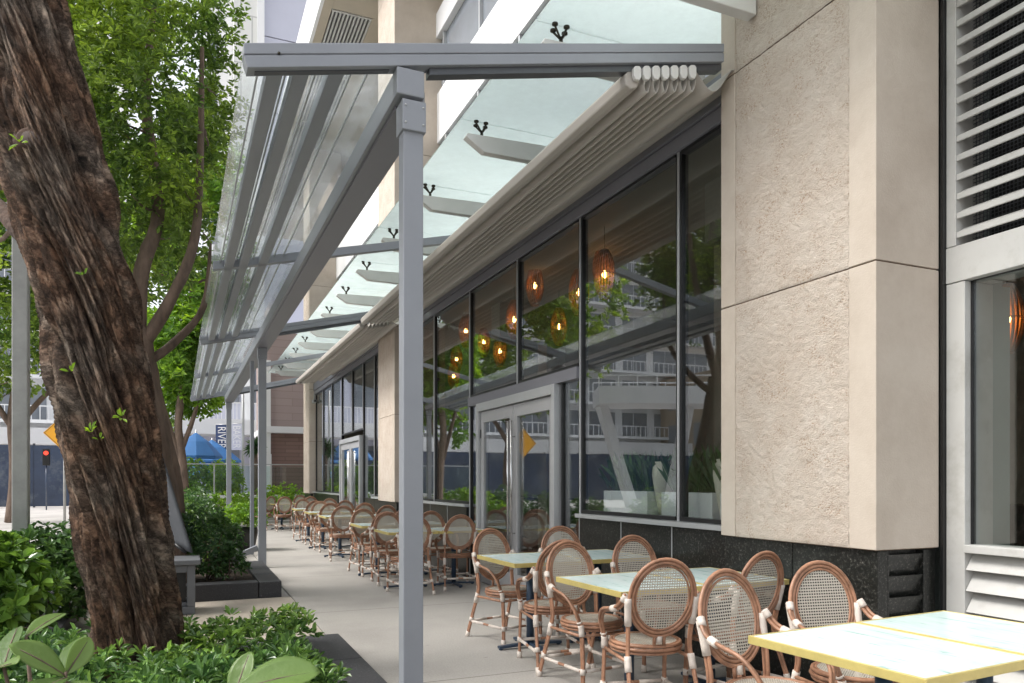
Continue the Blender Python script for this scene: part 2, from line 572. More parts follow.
def paving_mat(name, base, joint_y=2.4, joint_x=50.0, y_off=0.0):
    m, t, o = newmat(name)
    b = N(t, 'ShaderNodeBsdfPrincipled')
    b.inputs['Roughness'].default_value = 0.75
    tc = N(t, 'ShaderNodeTexCoord')
    n1 = N(t, 'ShaderNodeTexNoise')
    n1.inputs['Scale'].default_value = 0.55
    n1.inputs['Detail'].default_value = 7
    n1.inputs['Roughness'].default_value = 0.6
    t.links.new(tc.outputs['Object'], n1.inputs['Vector'])
    n2 = N(t, 'ShaderNodeTexNoise')
    n2.inputs['Scale'].default_value = 70
    n2.inputs['Detail'].default_value = 5
    t.links.new(tc.outputs['Object'], n2.inputs['Vector'])
    r1 = ramp(t, n1.outputs['Fac'], [(0.28, tuple(x * 0.72 for x in base)), (0.5, base), (0.7, tuple(x * 1.12 for x in base))])
    r2 = ramp(t, n2.outputs['Fac'], [(0.3, (0.86, 0.86, 0.86)), (0.7, (1.08, 1.08, 1.08))])
    mu = N(t, 'ShaderNodeMix', data_type='RGBA', blend_type='MULTIPLY')
    mu.inputs['Factor'].default_value = 1
    t.links.new(r1.outputs[0], mu.inputs['A'])
    t.links.new(r2.outputs[0], mu.inputs['B'])
    # small dark spots (gum, stains)
    vo = N(t, 'ShaderNodeTexVoronoi')
    vo.inputs['Scale'].default_value = 2.3
    t.links.new(tc.outputs['Object'], vo.inputs['Vector'])
    r3 = ramp(t, vo.outputs['Distance'], [(0.03, (0.72, 0.72, 0.72)), (0.06, (1, 1, 1))])
    mu2 = N(t, 'ShaderNodeMix', data_type='RGBA', blend_type='MULTIPLY')
    mu2.inputs['Factor'].default_value = 0.8
    t.links.new(mu.outputs['Result'], mu2.inputs['A'])
    t.links.new(r3.outputs[0], mu2.inputs['B'])
    # joints
    sx = N(t, 'ShaderNodeSeparateXYZ')
    t.links.new(tc.outputs['Object'], sx.inputs[0])

    def joint(src, step, off_):
        a = N(t, 'ShaderNodeMath', operation='ADD')
        a.inputs[1].default_value = 100 * step + off_
        t.links.new(src, a.inputs[0])
        q = N(t, 'ShaderNodeMath', operation='MODULO')
        q.inputs[1].default_value = step
        t.links.new(a.outputs[0], q.inputs[0])
        l = N(t, 'ShaderNodeMath', operation='LESS_THAN')
        l.inputs[1].default_value = 0.012
        t.links.new(q.outputs[0], l.inputs[0])
        return l.outputs[0]
    j1 = joint(sx.outputs['Y'], joint_y, y_off)
    j2 = joint(sx.outputs['X'], joint_x, 0.0)
    mxx = N(t, 'ShaderNodeMath', operation='MAXIMUM')
    t.links.new(j1, mxx.inputs[0])
    t.links.new(j2, mxx.inputs[1])
    m3 = N(t, 'ShaderNodeMix', data_type='RGBA')
    t.links.new(mxx.outputs[0], m3.inputs['Factor'])
    t.links.new(mu2.outputs['Result'], m3.inputs['A'])
    m3.inputs['B'].default_value = (base[0] * 0.35, base[1] * 0.34, base[2] * 0.33, 1)
    t.links.new(m3.outputs['Result'], b.inputs['Base Color'])
    bp = N(t, 'ShaderNodeBump')
    bp.inputs['Distance'].default_value = 0.002
    t.links.new(n2.outputs['Fac'], bp.inputs['Height'])
    t.links.new(bp.outputs[0], b.inputs['Normal'])
    t.links.new(b.outputs[0], o.inputs[0])
    return m


M['walk'] = paving_mat('grey_concrete_walk', (0.365, 0.343, 0.315), 3.1, 50.0, 1.2)
M['path'] = paving_mat('warm_concrete_path', (0.41, 0.36, 0.30), 50.0, 1.5)
M['plaza'] = paving_mat('pale_plaza', (0.50, 0.475, 0.455), 3.0, 3.0)


def granite_mat(name='dark_granite', c0=(0.008, 0.009, 0.008), c1=(0.17, 0.165, 0.15), rough=0.3):
    m, t, o = newmat(name)
    b = N(t, 'ShaderNodeBsdfPrincipled')
    b.inputs['Roughness'].default_value = rough
    tc = N(t, 'ShaderNodeTexCoord')
    n1 = N(t, 'ShaderNodeTexNoise')
    n1.inputs['Scale'].default_value = 60
    n1.inputs['Detail'].default_value = 4
    n1.inputs['Roughness'].default_value = 0.8
    t.links.new(tc.outputs['Object'], n1.inputs['Vector'])
    r1 = ramp(t, n1.outputs['Fac'], [(0.50, c0), (0.60, tuple((a + b_) * 0.25 for a, b_ in zip(c0, c1))), (0.70, c1)])
    t.links.new(r1.outputs[0], b.inputs['Base Color'])
    t.links.new(b.outputs[0], o.inputs[0])
    return m


M['granite'] = granite_mat()
M['kerb'] = granite_mat('dark_kerb_granite', (0.030, 0.030, 0.034), (0.16, 0.16, 0.165), 0.6)


def stone_mat(name, rough_cut):
    m, t, o = newmat(name)
    b = N(t, 'ShaderNodeBsdfPrincipled')
    b.inputs['Roughness'].default_value = 0.8
    b.inputs['Specular IOR Level'].default_value = 0.3
    tc = N(t, 'ShaderNodeTexCoord')
    n1 = N(t, 'ShaderNodeTexNoise')
    n1.inputs['Scale'].default_value = 2.2
    n1.inputs['Detail'].default_value = 8
    n1.inputs['Roughness'].default_value = 0.72
    t.links.new(tc.outputs['Object'], n1.inputs['Vector'])
    if rough_cut:
        r1 = ramp(t, n1.outputs['Fac'], [(0.30, (0.55, 0.465, 0.39)), (0.55, (0.62, 0.54, 0.465)), (0.75, (0.66, 0.59, 0.52))])
        mp = N(t, 'ShaderNodeMapping')
        mp.inputs['Scale'].default_value = (1, 1, 1.6)
        t.links.new(tc.outputs['Object'], mp.inputs[0])
        n2 = N(t, 'ShaderNodeTexNoise')
        n2.inputs['Scale'].default_value = 75
        n2.inputs['Detail'].default_value = 7
        n2.inputs['Roughness'].default_value = 0.62
        n2.inputs['Distortion'].default_value = 0.6
        t.links.new(mp.outputs[0], n2.inputs['Vector'])
        # rusty pits gathered in patches
        n3 = N(t, 'ShaderNodeTexNoise')
        n3.inputs['Scale'].default_value = 9.0
        n3.inputs['Detail'].default_value = 7
        t.links.new(tc.outputs['Object'], n3.inputs['Vector'])
        rr = ramp(t, n2.outputs['Fac'], [(0.40, (1, 1, 1)), (0.51, (0, 0, 0))])
        r4 = ramp(t, n3.outputs['Fac'], [(0.42, (0.05, 0.05, 0.05)), (0.66, (0.85, 0.85, 0.85))])
        mm = N(t, 'ShaderNodeMath', operation='MULTIPLY')
        t.links.new(rr.outputs[0], mm.inputs[0])
        t.links.new(r4.outputs[0], mm.inputs[1])
        mx = N(t, 'ShaderNodeMix', data_type='RGBA')
        t.links.new(mm.outputs[0], mx.inputs['Factor'])
        t.links.new(r1.outputs[0], mx.inputs['A'])
        mx.inputs['B'].default_value = (0.40, 0.27, 0.18, 1)
        t.links.new(mx.outputs['Result'], b.inputs['Base Color'])
        bp = N(t, 'ShaderNodeBump')
        bp.inputs['Distance'].default_value = 0.016
        t.links.new(n2.outputs['Fac'], bp.inputs['Height'])
        t.links.new(bp.outputs[0], b.inputs['Normal'])
    else:
        r1 = ramp(t, n1.outputs['Fac'], [(0.30, (0.46, 0.39, 0.325)), (0.55, (0.53, 0.46, 0.39)), (0.75, (0.57, 0.505, 0.435))])
        t.links.new(r1.outputs[0], b.inputs['Base Color'])
        n2 = N(t, 'ShaderNodeTexNoise')
        n2.inputs['Scale'].default_value = 90
        t.links.new(tc.outputs['Object'], n2.inputs['Vector'])
        bp = N(t, 'ShaderNodeBump')
        bp.inputs['Distance'].default_value = 0.0015
        t.links.new(n2.outputs['Fac'], bp.inputs['Height'])
        t.links.new(bp.outputs[0], b.inputs['Normal'])
    t.links.new(b.outputs[0], o.inputs[0])
    return m


M['stone'] = stone_mat('smooth_limestone', False)
M['rough'] = stone_mat('rough_limestone', True)
M['jointdark'] = pm('joint_mortar', (0.17, 0.12, 0.085), 0.9, 0, 0.2, 5)


def brick_mat(name, c1, c2, mortar, bw=0.6, bh=0.2, ms=0.008):
    m, t, o = newmat(name)
    b = N(t, 'ShaderNodeBsdfPrincipled')
    b.inputs['Roughness'].default_value = 0.8
    tc = N(t, 'ShaderNodeTexCoord')
    sx = N(t, 'ShaderNodeSeparateXYZ')
    t.links.new(tc.outputs['Object'], sx.inputs[0])
    ad = N(t, 'ShaderNodeMath', operation='ADD')
    t.links.new(sx.outputs['X'], ad.inputs[0])
    t.links.new(sx.outputs['Y'], ad.inputs[1])
    cx = N(t, 'ShaderNodeCombineXYZ')
    t.links.new(ad.outputs[0], cx.inputs['X'])
    t.links.new(sx.outputs['Z'], cx.inputs['Y'])
    bt = N(t, 'ShaderNodeTexBrick')
    bt.inputs['Scale'].default_value = 1
    bt.inputs['Brick Width'].default_value = bw
    bt.inputs['Row Height'].default_value = bh
    bt.inputs['Mortar Size'].default_value = ms
    bt.inputs['Color1'].default_value = (*c1, 1)
    bt.inputs['Color2'].default_value = (*c2, 1)
    bt.inputs['Mortar'].default_value = (*mortar, 1)
    t.links.new(cx.outputs[0], bt.inputs['Vector'])
    t.links.new(bt.outputs['Color'], b.inputs['Base Color'])
    t.links.new(b.outputs[0], o.inputs[0])
    return m


M['brick'] = brick_mat('brown_brick', (0.20, 0.125, 0.105), (0.25, 0.16, 0.135), (0.15, 0.10, 0.085), 1.1, 0.16, 0.015)
M['pinktile'] = brick_mat('pink_wall_tile', (0.34, 0.265, 0.25), (0.38, 0.30, 0.285), (0.29, 0.22, 0.21), 2.4, 0.30, 0.012)
M['towertile'] = brick_mat('tower_tile', (0.70, 0.70, 0.66), (0.73, 0.73, 0.70), (0.5, 0.5, 0.48), 1.4, 3.2, 0.05)


def cane_mat():
    """woven cane: pale strands with square holes, laid out on the local disc plane"""
    m, t, o = newmat('woven_cane')
    b = N(t, 'ShaderNodeBsdfPrincipled')
    b.inputs['Roughness'].default_value = 0.6
    b.inputs['Base Color'].default_value = (0.50, 0.46, 0.39, 1)
    tr = N(t, 'ShaderNodeBsdfTransparent')
    uv = N(t, 'ShaderNodeUVMap')
    uv.uv_map = 'UVMap'
    sx = N(t, 'ShaderNodeSeparateXYZ')
    t.links.new(uv.outputs[0], sx.inputs[0])

    def hole(src, step, w_):
        a = N(t, 'ShaderNodeMath', operation='MULTIPLY')
        a.inputs[1].default_value = 1 / step
        t.links.new(src, a.inputs[0])
        fr = N(t, 'ShaderNodeMath', operation='FRACT')
        t.links.new(a.outputs[0], fr.inputs[0])
        l = N(t, 'ShaderNodeMath', operation='LESS_THAN')
        l.inputs[1].default_value = w_
        t.links.new(fr.outputs[0], l.inputs[0])
        return l.outputs[0]
    h1 = hole(sx.outputs['X'], 0.0150, 0.62)
    h2 = hole(sx.outputs['Y'], 0.0150, 0.50)
    mm = N(t, 'ShaderNodeMath', operation='MULTIPLY')
    t.links.new(h1, mm.inputs[0])
    t.links.new(h2, mm.inputs[1])
    mx = N(t, 'ShaderNodeMixShader')
    t.links.new(mm.outputs[0], mx.inputs[0])
    t.links.new(b.outputs[0], mx.inputs[1])
    t.links.new(tr.outputs[0], mx.inputs[2])
    t.links.new(mx.outputs[0], o.inputs[0])
    return m


M['cane'] = cane_mat()


def marble_mat():
    m, t, o = newmat('white_marble_top')
    b = N(t, 'ShaderNodeBsdfPrincipled')
    b.inputs['Roughness'].default_value = 0.18
    tc = N(t, 'ShaderNodeTexCoord')
    mp = N(t, 'ShaderNodeMapping')
    mp.inputs['Scale'].default_value = (9, 1.6, 1)
    mp.inputs['Rotation'].default_value = (0, 0, 0.25)
    t.links.new(tc.outputs['Object'], mp.inputs[0])
    n1 = N(t, 'ShaderNodeTexNoise')
    n1.inputs['Scale'].default_value = 2.2
    n1.inputs['Detail'].default_value = 6
    n1.inputs['Distortion'].default_value = 1.0
    t.links.new(mp.outputs[0], n1.inputs['Vector'])
    r1 = ramp(t, n1.outputs['Fac'], [(0.30, (0.30, 0.46, 0.44)), (0.38, (0.62, 0.78, 0.76)), (0.6, (0.70, 0.82, 0.81))])
    t.links.new(r1.outputs[0], b.inputs['Base Color'])
    t.links.new(b.outputs[0], o.inputs[0])
    return m


M['marble'] = marble_mat()


def emit_mat(name, col, st):
    m, t, o = newmat(name)
    e = N(t, 'ShaderNodeEmission')
    e.inputs[0].default_value = (*col, 1)
    e.inputs[1].default_value = st
    t.links.new(e.outputs[0], o.inputs[0])
    return m


M['bulb'] = emit_mat('warm_bulb', (1.0, 0.50, 0.13), 17)
M['redlamp'] = emit_mat('red_signal', (1.0, 0.05, 0.03), 1.5)
M['wicker'] = pm('wicker_shade', (0.45, 0.19, 0.05), 0.7, 0, 0.3, 20)

# ------------------------------------------------------------------ ground
g = MB().box(-250, 250, -60, 350, -0.6, -0.012).build('ground', M['plaza'])
tag(g, kind='structure')
g = MB().box(1.17, 3.9, -6, 27, -0.2, 0.0).build('walkway', M['walk'])
tag(g, kind='structure')
g = MB().box(-5.0, 1.162, 6.35, 9.4, -0.2, -0.002).build('side_path', M['path'])
tag(g, kind='structure')
g = MB().box(1.162, 1.17, -6, 27, -0.2, -0.008).build('expansion_joint', M['black'])
tag(g, kind='structure')
g = MB().box(-2, 1.162, 12.2, 27, -0.2, -0.003).build('rear_walkway', M['walk'])
tag(g, kind='structure')


# ------------------------------------------------------------------ planting beds (kerb + soil)
def kerb_run(mb, x0, y0, x1, y1, wdt, h):
    """kerb stones of about 0.9 m laid end to end with small gaps"""
    L = math.hypot(x1 - x0, y1 - y0)
    n = max(1, round(L / 0.92))
    for i in range(n):
        a, b = i / n, (i + 1) / n
        g_ = 0.004 / L
        ax, ay = x0 + (x1 - x0) * (a + g_), y0 + (y1 - y0) * (a + g_)
        bx, by = x0 + (x1 - x0) * (b - g_), y0 + (y1 - y0) * (b - g_)
        if abs(x1 - x0) > abs(y1 - y0):
            mb.box(ax, bx, y0 - wdt / 2, y0 + wdt / 2, -0.1, h)
        else:
            mb.box(x0 - wdt / 2, x0 + wdt / 2, ay, by, -0.1, h)


def bed(name, x0, x1, y0, y1, h, label, wdt=0.3, sides='fblr'):
    o = thing(name, ((x0 + x1) / 2, (y0 + y1) / 2, 0), label, 'planter')
    mb = MB()
    c = wdt / 2
    if 'r' in sides:
        kerb_run(mb, x1 - c, y0, x1 - c, y1, wdt, h)
    if 'l' in sides:
        kerb_run(mb, x0 + c, y0, x0 + c, y1, wdt, h)
    xr = x1 - (wdt + 0.003 if 'r' in sides else 0)
    xl = x0 + (wdt + 0.003 if 'l' in sides else 0)
    if 'f' in sides:
        kerb_run(mb, xl, y0 + c, xr, y0 + c, wdt, h)
    if 'b' in sides:
        kerb_run(mb, xl, y1 - c, xr, y1 - c, wdt, h)
    mb.build('kerb', M['kerb'], o, bevel=0.006)
    s = MB().box(xl, xr, y0 + wdt + 0.003, y1 - wdt - 0.003, -0.05, h - 0.04)
    s.build('soil', M['soil'], o)
    return o


bed('planter_bed', -3.6, 1.165, -4.0, 6.3, 0.13, 'low dark granite kerbed bed holding the big trunk and ground cover', sides='br')
bed('planter_bed', -1.6, 1.06, 9.4, 11.95, 0.19, 'raised dark granite planter box behind the grey cabinet', 0.26)
bed('planter_bed', -4.4, -1.0, 6.6, 9.3, 0.12, 'dark kerbed bed of broad-leaved bushes at the left edge', 0.2)
bed('planter_bed', -0.9, 0.85, 12.6, 18.5, 0.19, 'rear planting strip alongside the second pergola post', 0.2)


# ------------------------------------------------------------------ foliage machinery
def leaf_arrays(P, D, Nn, L, W, fold=0.18):
    """two quads per leaf; P base, D direction, Nn normal, arrays"""
    D = D / np.linalg.norm(D, axis=1, keepdims=True)
    S = np.cross(D, Nn)
    S /= (np.linalg.norm(S, axis=1, keepdims=True) + 1e-9)
    U = np.cross(S, D)
    L = L[:, None]
    W = W[:, None]
    n = len(P)
    V = np.empty((n, 6, 3))
    V[:, 0] = P
    V[:, 1] = P + D * L * 0.38 - S * W * 0.46 + U * W * fold
    V[:, 2] = P + D * L * 0.74 - S * W * 0.38 + U * W * fold
    V[:, 3] = P + D * L - U * L * 0.10
    V[:, 4] = P + D * L * 0.74 + S * W * 0.38 + U * W * fold
    V[:, 5] = P + D * L * 0.38 + S * W * 0.46 + U * W * fold
    F = np.empty((n, 2, 4), dtype=np.int64)
    base = np.arange(n)[:, None] * 6
    F[:, 0] = base + np.array([0, 3, 2, 1])
    F[:, 1] = base + np.array([0, 5, 4, 3])
    return V.reshape(-1, 3), F.reshape(-1, 4)


def np_mesh(name, V, F, mat, parent=None, smooth=False):
    me = bpy.data.meshes.new(name)
    me.vertices.add(len(V))
    me.vertices.foreach_set('co', V.astype(np.float32).ravel())
    me.loops.add(F.size)
    me.loops.foreach_set('vertex_index', F.astype(np.int32).ravel())
    me.polygons.add(len(F))
    me.polygons.foreach_set('loop_start', np.arange(0, F.size, F.shape[1], dtype=np.int32))
    me.polygons.foreach_set('use_smooth', np.full(len(F), smooth))
    me.materials.append(mat)
    me.update(calc_edges=True)
    me.validate()
    o = bpy.data.objects.new(name, me)
    COL.objects.link(o)
    if parent is not None:
        o.parent = parent
        o.location = -Vector(parent.location)
    return o


def unit(a):
    return a / (np.linalg.norm(a, axis=1, keepdims=True) + 1e-9)


def rosettes(C, A, k, L, W, up=0.5, jit=0.25):
    """k leaves round each centre C with axis A"""
    n = len(C)
    A = unit(A)
    ref = np.where(np.abs(A[:, 2:3]) < 0.9, np.array([[0, 0, 1.0]]), np.array([[1.0, 0, 0]]))
    X = unit(np.cross(A, ref))
    Y = np.cross(A, X)
    ang = RNG.random((n, 1)) * 6.28 + np.arange(k)[None] * 2.4 + RNG.normal(0, 0.25, (n, k))
    el = np.clip(RNG.normal(up, 0.28, (n, k)), -0.2, 1.35)
    D = (X[:, None] * np.cos(ang)[..., None] + Y[:, None] * np.sin(ang)[..., None]) * np.cos(el)[..., None] + A[:, None] * np.sin(el)[..., None]
    D = D.reshape(-1, 3)
    An = np.repeat(A, k, 0) + RNG.normal(0, jit, (n * k, 3))
    P = np.repeat(C, k, 0) + D * 0.012
    LL = L * RNG.uniform(0.65, 1.2, n * k)
    return leaf_arrays(P, D, An, LL, W / L * LL)


def noise_gate(Pt, scale, thr, seed):
    out_ = np.empty(len(Pt))
    sv_ = Vector((seed * 13.1, seed * 7.7, seed * 3.3))
    for i, p in enumerate(Pt):
        out_[i] = noise.noise(Vector(p) * scale + sv_)
    return out_ > thr


def grow_branches(mb, roots, targets, r0, n=6):
    """thin limbs from the nearest skeleton point to each target"""
    sk = [(Vector(p), r) for p, r in roots]
    for tg in targets:
        tg = Vector(tg)
        best = min(sk, key=lambda q: (q[0] - tg).length + max(0, q[0].z - tg.z) * 1.5)
        a, ra = best
        L = (tg - a).length
        if L < 0.15:
            continue
        r_s = min(ra * 0.75, r0 * (0.35 + 0.25 * L))
        pts, rs = [], []
        K = 7
        off = Vector((random.gauss(0, 1), random.gauss(0, 1), random.gauss(0, 0.4))) * L * 0.09
        for i in range(K):
            f = i / (K - 1)
            q = a.lerp(tg, f) + off * math.sin(PI * f) + Vector((0, 0, -0.12 * L * math.sin(PI * f)))
            q += Vector((random.gauss(0, 1), random.gauss(0, 1), random.gauss(0, 1))) * 0.015 * L * (1 if 0 < i < K - 1 else 0)
            pts.append(q)
            rs.append(r_s * (1 - 0.72 * f))
        mb.tube(pts, rs, n)
        for i in range(2, K):
            sk.append((pts[i], rs[i]))
    return sk


def crown_points(c, rad, n, gate_scale, thr, seed, shell=0.45):
    P = []
    while len(P) < n:
        q = RNG.normal(0, 1, (n * 2, 3))
        q = unit(q) * (shell + (1 - shell) * RNG.random((n * 2, 1)) ** 0.6)
        q = q * np.array(rad) + np.array(c)
        q = q[noise_gate(q, gate_scale, thr, seed)]
        P += list(q)
    return np.array(P[:n])


def limb(mb, pts, rs, n=10, wob=0.03, sub=5):
    P, Q = [], []
    pts = [Vector(p) for p in pts]
    m_ = len(pts)
    for i in range(m_ - 1):
        p0, p1, p2, p3 = pts[max(i - 1, 0)], pts[i], pts[i + 1], pts[min(i + 2, m_ - 1)]
        for k in range(sub):
            f = k / sub
            q = 0.5 * ((2 * p1) + (p2 - p0) * f + (2 * p0 - 5 * p1 + 4 * p2 - p3) * f * f + (3 * p1 - p0 - 3 * p2 + p3) * f ** 3)
            q = q + Vector((random.gauss(0, 1), random.gauss(0, 1), 0)) * wob * rs[i]
            P.append(q)
            Q.append((rs[i] * (1 - f) + rs[i + 1] * f) * random.uniform(0.94, 1.06))
    P.append(pts[-1])
    Q.append(rs[-1])
    mb.tube(P, Q, n)
    return list(zip(P, Q))


def tree(name, base, limbs, crown, nleaf, leaf, label, mat='leaf', seed=1, gate=(0.55, -0.02), nt_=70, r0=0.05, group=None, k=7):
    """limbs: list of (points relative to base, radii); crown: list of (centre, radii, share)"""
    o = thing(name, base, label, 'tree', group)
    mb = MB()
    sk = []
    B = Vector(base)
    for pts, rs in limbs:
        sk += limb(mb, [B + Vector(p) for p in pts], rs)
    sk = [q for q in sk if q[0].z > B.z + 2.0]
    allc = []
    for (c, rad, share) in crown:
        cc = (B.x + c[0], B.y + c[1], B.z + c[2])
        tg = crown_points(cc, rad, int(nt_ * share), gate[0], gate[1], seed, 0.3)
        tg = sorted(tg.tolist(), key=lambda q: (Vector(q) - B).length)
        sk2 = grow_branches(mb, sk, tg, r0)
        allc.append(crown_points(cc, rad, int(nleaf * share), gate[0], gate[1], seed, 0.25))
    mb.build('trunk', M['twig'], o)
    C = np.concatenate(allc)
    cen = np.array([B.x, B.y, B.z + crown[0][0][2] - crown[0][1][2] * 0.6])
    A = unit(C - cen) * 0.6 + np.array([0, 0, 0.55]) + RNG.normal(0, 0.35, C.shape)
    V, F = rosettes(C, A, k, leaf, leaf * 0.42, 0.45)
    np_mesh('crown', V, F, M[mat], o)
    return o


# ---- the big twisted trunk
def big_trunk():
    base = Vector((-0.303, 5.59, 0))
    o = thing('twisted_tree', base, 'massive reddish brown twisted trunk leaning left, rooted in the ground cover bed', 'tree')
    ctr = [(137, 700, 84), (137, 640, 76), (133, 600, 76), (126, 550, 80), (119, 478, 84), (106, 402, 90), (88, 301, 88), (60, 200, 93), (38, 110, 98), (15, 0, 94), (-12, -110, 90), (-45, -230, 84)]
    P, W_ = [], []
    for (u, v, wd) in ctr:
        P.append(at(u, v, 5.0))
        W_.append(wd * 5.0 / FPX / 2 * 0.87)
    zs = np.array([p.z for p in P])
    xs = np.array([p.x for p in P])
    ys = np.array([p.y for p in P])
    ws = np.array(W_)
    NZ, NT = 560, 300
    zz = np.linspace(zs[0], zs[-1], NZ)

    def sm(a):
        q = np.interp(zz, zs, a)
        ker = np.ones(45) / 45
        qp = np.concatenate([np.full(22, q[0]), q, np.full(22, q[-1])])
        return np.convolve(qp, ker, 'valid')
    cx, cy, cw = sm(xs), sm(ys), sm(ws)
    V = np.empty((NZ, NT, 3))
    GR = np.empty((NZ, NT, 3))
    for i in range(NZ):
        z = zz[i]
        tw = 0.62 * z
        for k_ in range(NT):
            th = 2 * PI * k_ / NT
            a = th + tw
            # rope-like strands
            wv = noise.noise(Vector((math.cos(a) * 0.9, math.sin(a) * 0.9, z * 0.35))) * 1.2
            g1 = math.sin(2.5 * a + wv * 2.5 + 0.9)
            g2 = math.sin(6.5 * a - wv * 2.0 + 2.1 + 0.5 * z)
            st = abs(g1) ** 0.7
            st2 = abs(math.sin(5.5 * a + 1.1 + wv * 3.0 + 0.35 * z))
            ca, sa = math.cos(a), math.sin(a)
            GR[i, k_] = (ca * 0.3, sa * 0.3, z)
            f1 = noise.noise(Vector((ca * 2.2, sa * 2.2, z * 0.75 + 5)))
            f2 = abs(noise.noise(Vector((ca * 6, sa * 6, z * 0.9))))
            f3 = abs(noise.noise(Vector((ca * 15, sa * 15, z * 1.7 + 9))))
            f4 = noise.noise(Vector((ca * 36, sa * 36, z * 6)))
            r_ = cw[i] * (0.68 + 0.30 * st + 0.07 * st2 + 0.12 * f1) + 0.10 * (f2 - 0.22) + 0.075 * (f3 - 0.2) + 0.010 * f4
            r_ -= 0.085 * math.exp(-(g1 / 0.20) ** 2) * (0.7 + 0.6 * f1) + 0.028 * math.exp(-(g2 / 0.22) ** 2) - 0.012
            flare = 1.0
            V[i, k_] = (cx[i] + math.cos(th) * r_ * flare, cy[i] + math.sin(th) * r_ * flare, z)
    F = []
    idx = np.arange(NZ * NT).reshape(NZ, NT)
    a = idx[:-1, :]
    b = np.roll(idx, -1, 1)[:-1, :]
    c = np.roll(idx, -1, 1)[1:, :]
    d = idx[1:, :]
    F = np.stack([a, b, c, d], -1).reshape(-1, 4)
    t_ = np_mesh('trunk', V.reshape(-1, 3), F, M['bark'], o, True)
    me = t_.data
    at_ = me.attributes.new('grain', 'FLOAT_VECTOR', 'POINT')
    at_.data.foreach_set('vector', GR.reshape(-1, 3).astype(np.float32).ravel())
    # limbs above and to the left
    mb = MB()
    p_top = at(-45, -225, 5.0)
    sk = []
    sk += limb(mb, [p_top + Vector((0, 0, -0.5)), p_top + Vector((-0.5, 0.2, 0.8)), p_top + Vector((-1.0, 0.8, 2.2)), p_top + Vector((-1.2, 1.4, 3.6))], [0.27, 0.2, 0.14, 0.06])
    sk += limb(mb, [p_top + Vector((0, 0, -0.5)), p_top + Vector((0.5, -0.3, 1.0)), p_top + Vector((0.9, -0.8, 2.4)), p_top + Vector((0.9, -1.2, 3.4))], [0.26, 0.17, 0.12, 0.05])
    sk += limb(mb, [at(55, 262, 5.1), at(24, 234, 5.2), at(0, 208, 5.35), at(-50, 165, 5.7), at(-120, 80, 6.3)], [0.11, 0.07, 0.06, 0.05, 0.03], 12)
    cpts = crown_points((p_top.x - 0.2, p_top.y + 0.3, 9.6), (3.2, 3.0, 2.2), 90, 0.5, 0.0, 3, 0.3)
    grow_branches(mb, sk, sorted(cpts.tolist(), key=lambda q: q[2]), 0.05)
    mb.build('limb', M['limb'], o)
    C = crown_points((p_top.x - 0.2, p_top.y + 0.3, 9.6), (3.2, 3.0, 2.2), 3000, 0.5, 0.0, 3, 0.25)
    V, F = rosettes(C, np.tile([0, 0, 1.0], (len(C), 1)) + RNG.normal(0, 0.5, C.shape), 7, 0.12, 0.05)
    np_mesh('crown', V, F, M['leaf'], o)
    # sawn stub
    kp = at(31, 137, 4.69)
    dirv = (Vector((0, 0, 1.4)) - kp)
    dirv.z = 0.15
    dirv.normalize()
    mk = MB()
    ax = dirv
    mk.tube([kp - ax * 0.20, kp - ax * 0.10, kp - ax * 0.05, kp - ax * 0.035], [0.15, 0.095, 0.078, 0.066], 18)
    ks = mk.build('branch_stub', M['limb'], o)
    mk = MB()
    mk.tube([kp - ax * 0.040, kp - ax * 0.030], [0.056, 0.050], 18)
    q = mk.build('sawn_face', M['cutwood'], ks)
    q.location = (0, 0, 0)
    # sprouts
    for (u, v, d, nn, s_) in [(20, 143, 4.64, 5, .05), (122, 418, 4.69, 7, .055), (91, 432, 4.70, 6, .05), (100, 440, 4.70, 3, .045), (84, 276, 4.73, 4, .045), (71, 372, 4.72, 4, .04)]:
        c = at(u, v, d)
        C = np.array([list(c)])
        A = np.array([[-c.x * 0.1 - 0.3, -0.8, 0.6]])
        V, F = rosettes(C, A, nn, s_ * 1.2, s_ * 0.5, 0.7)
        np_mesh('sprout', V, F, M['leaf_y'], o)
    return o


big_trunk()

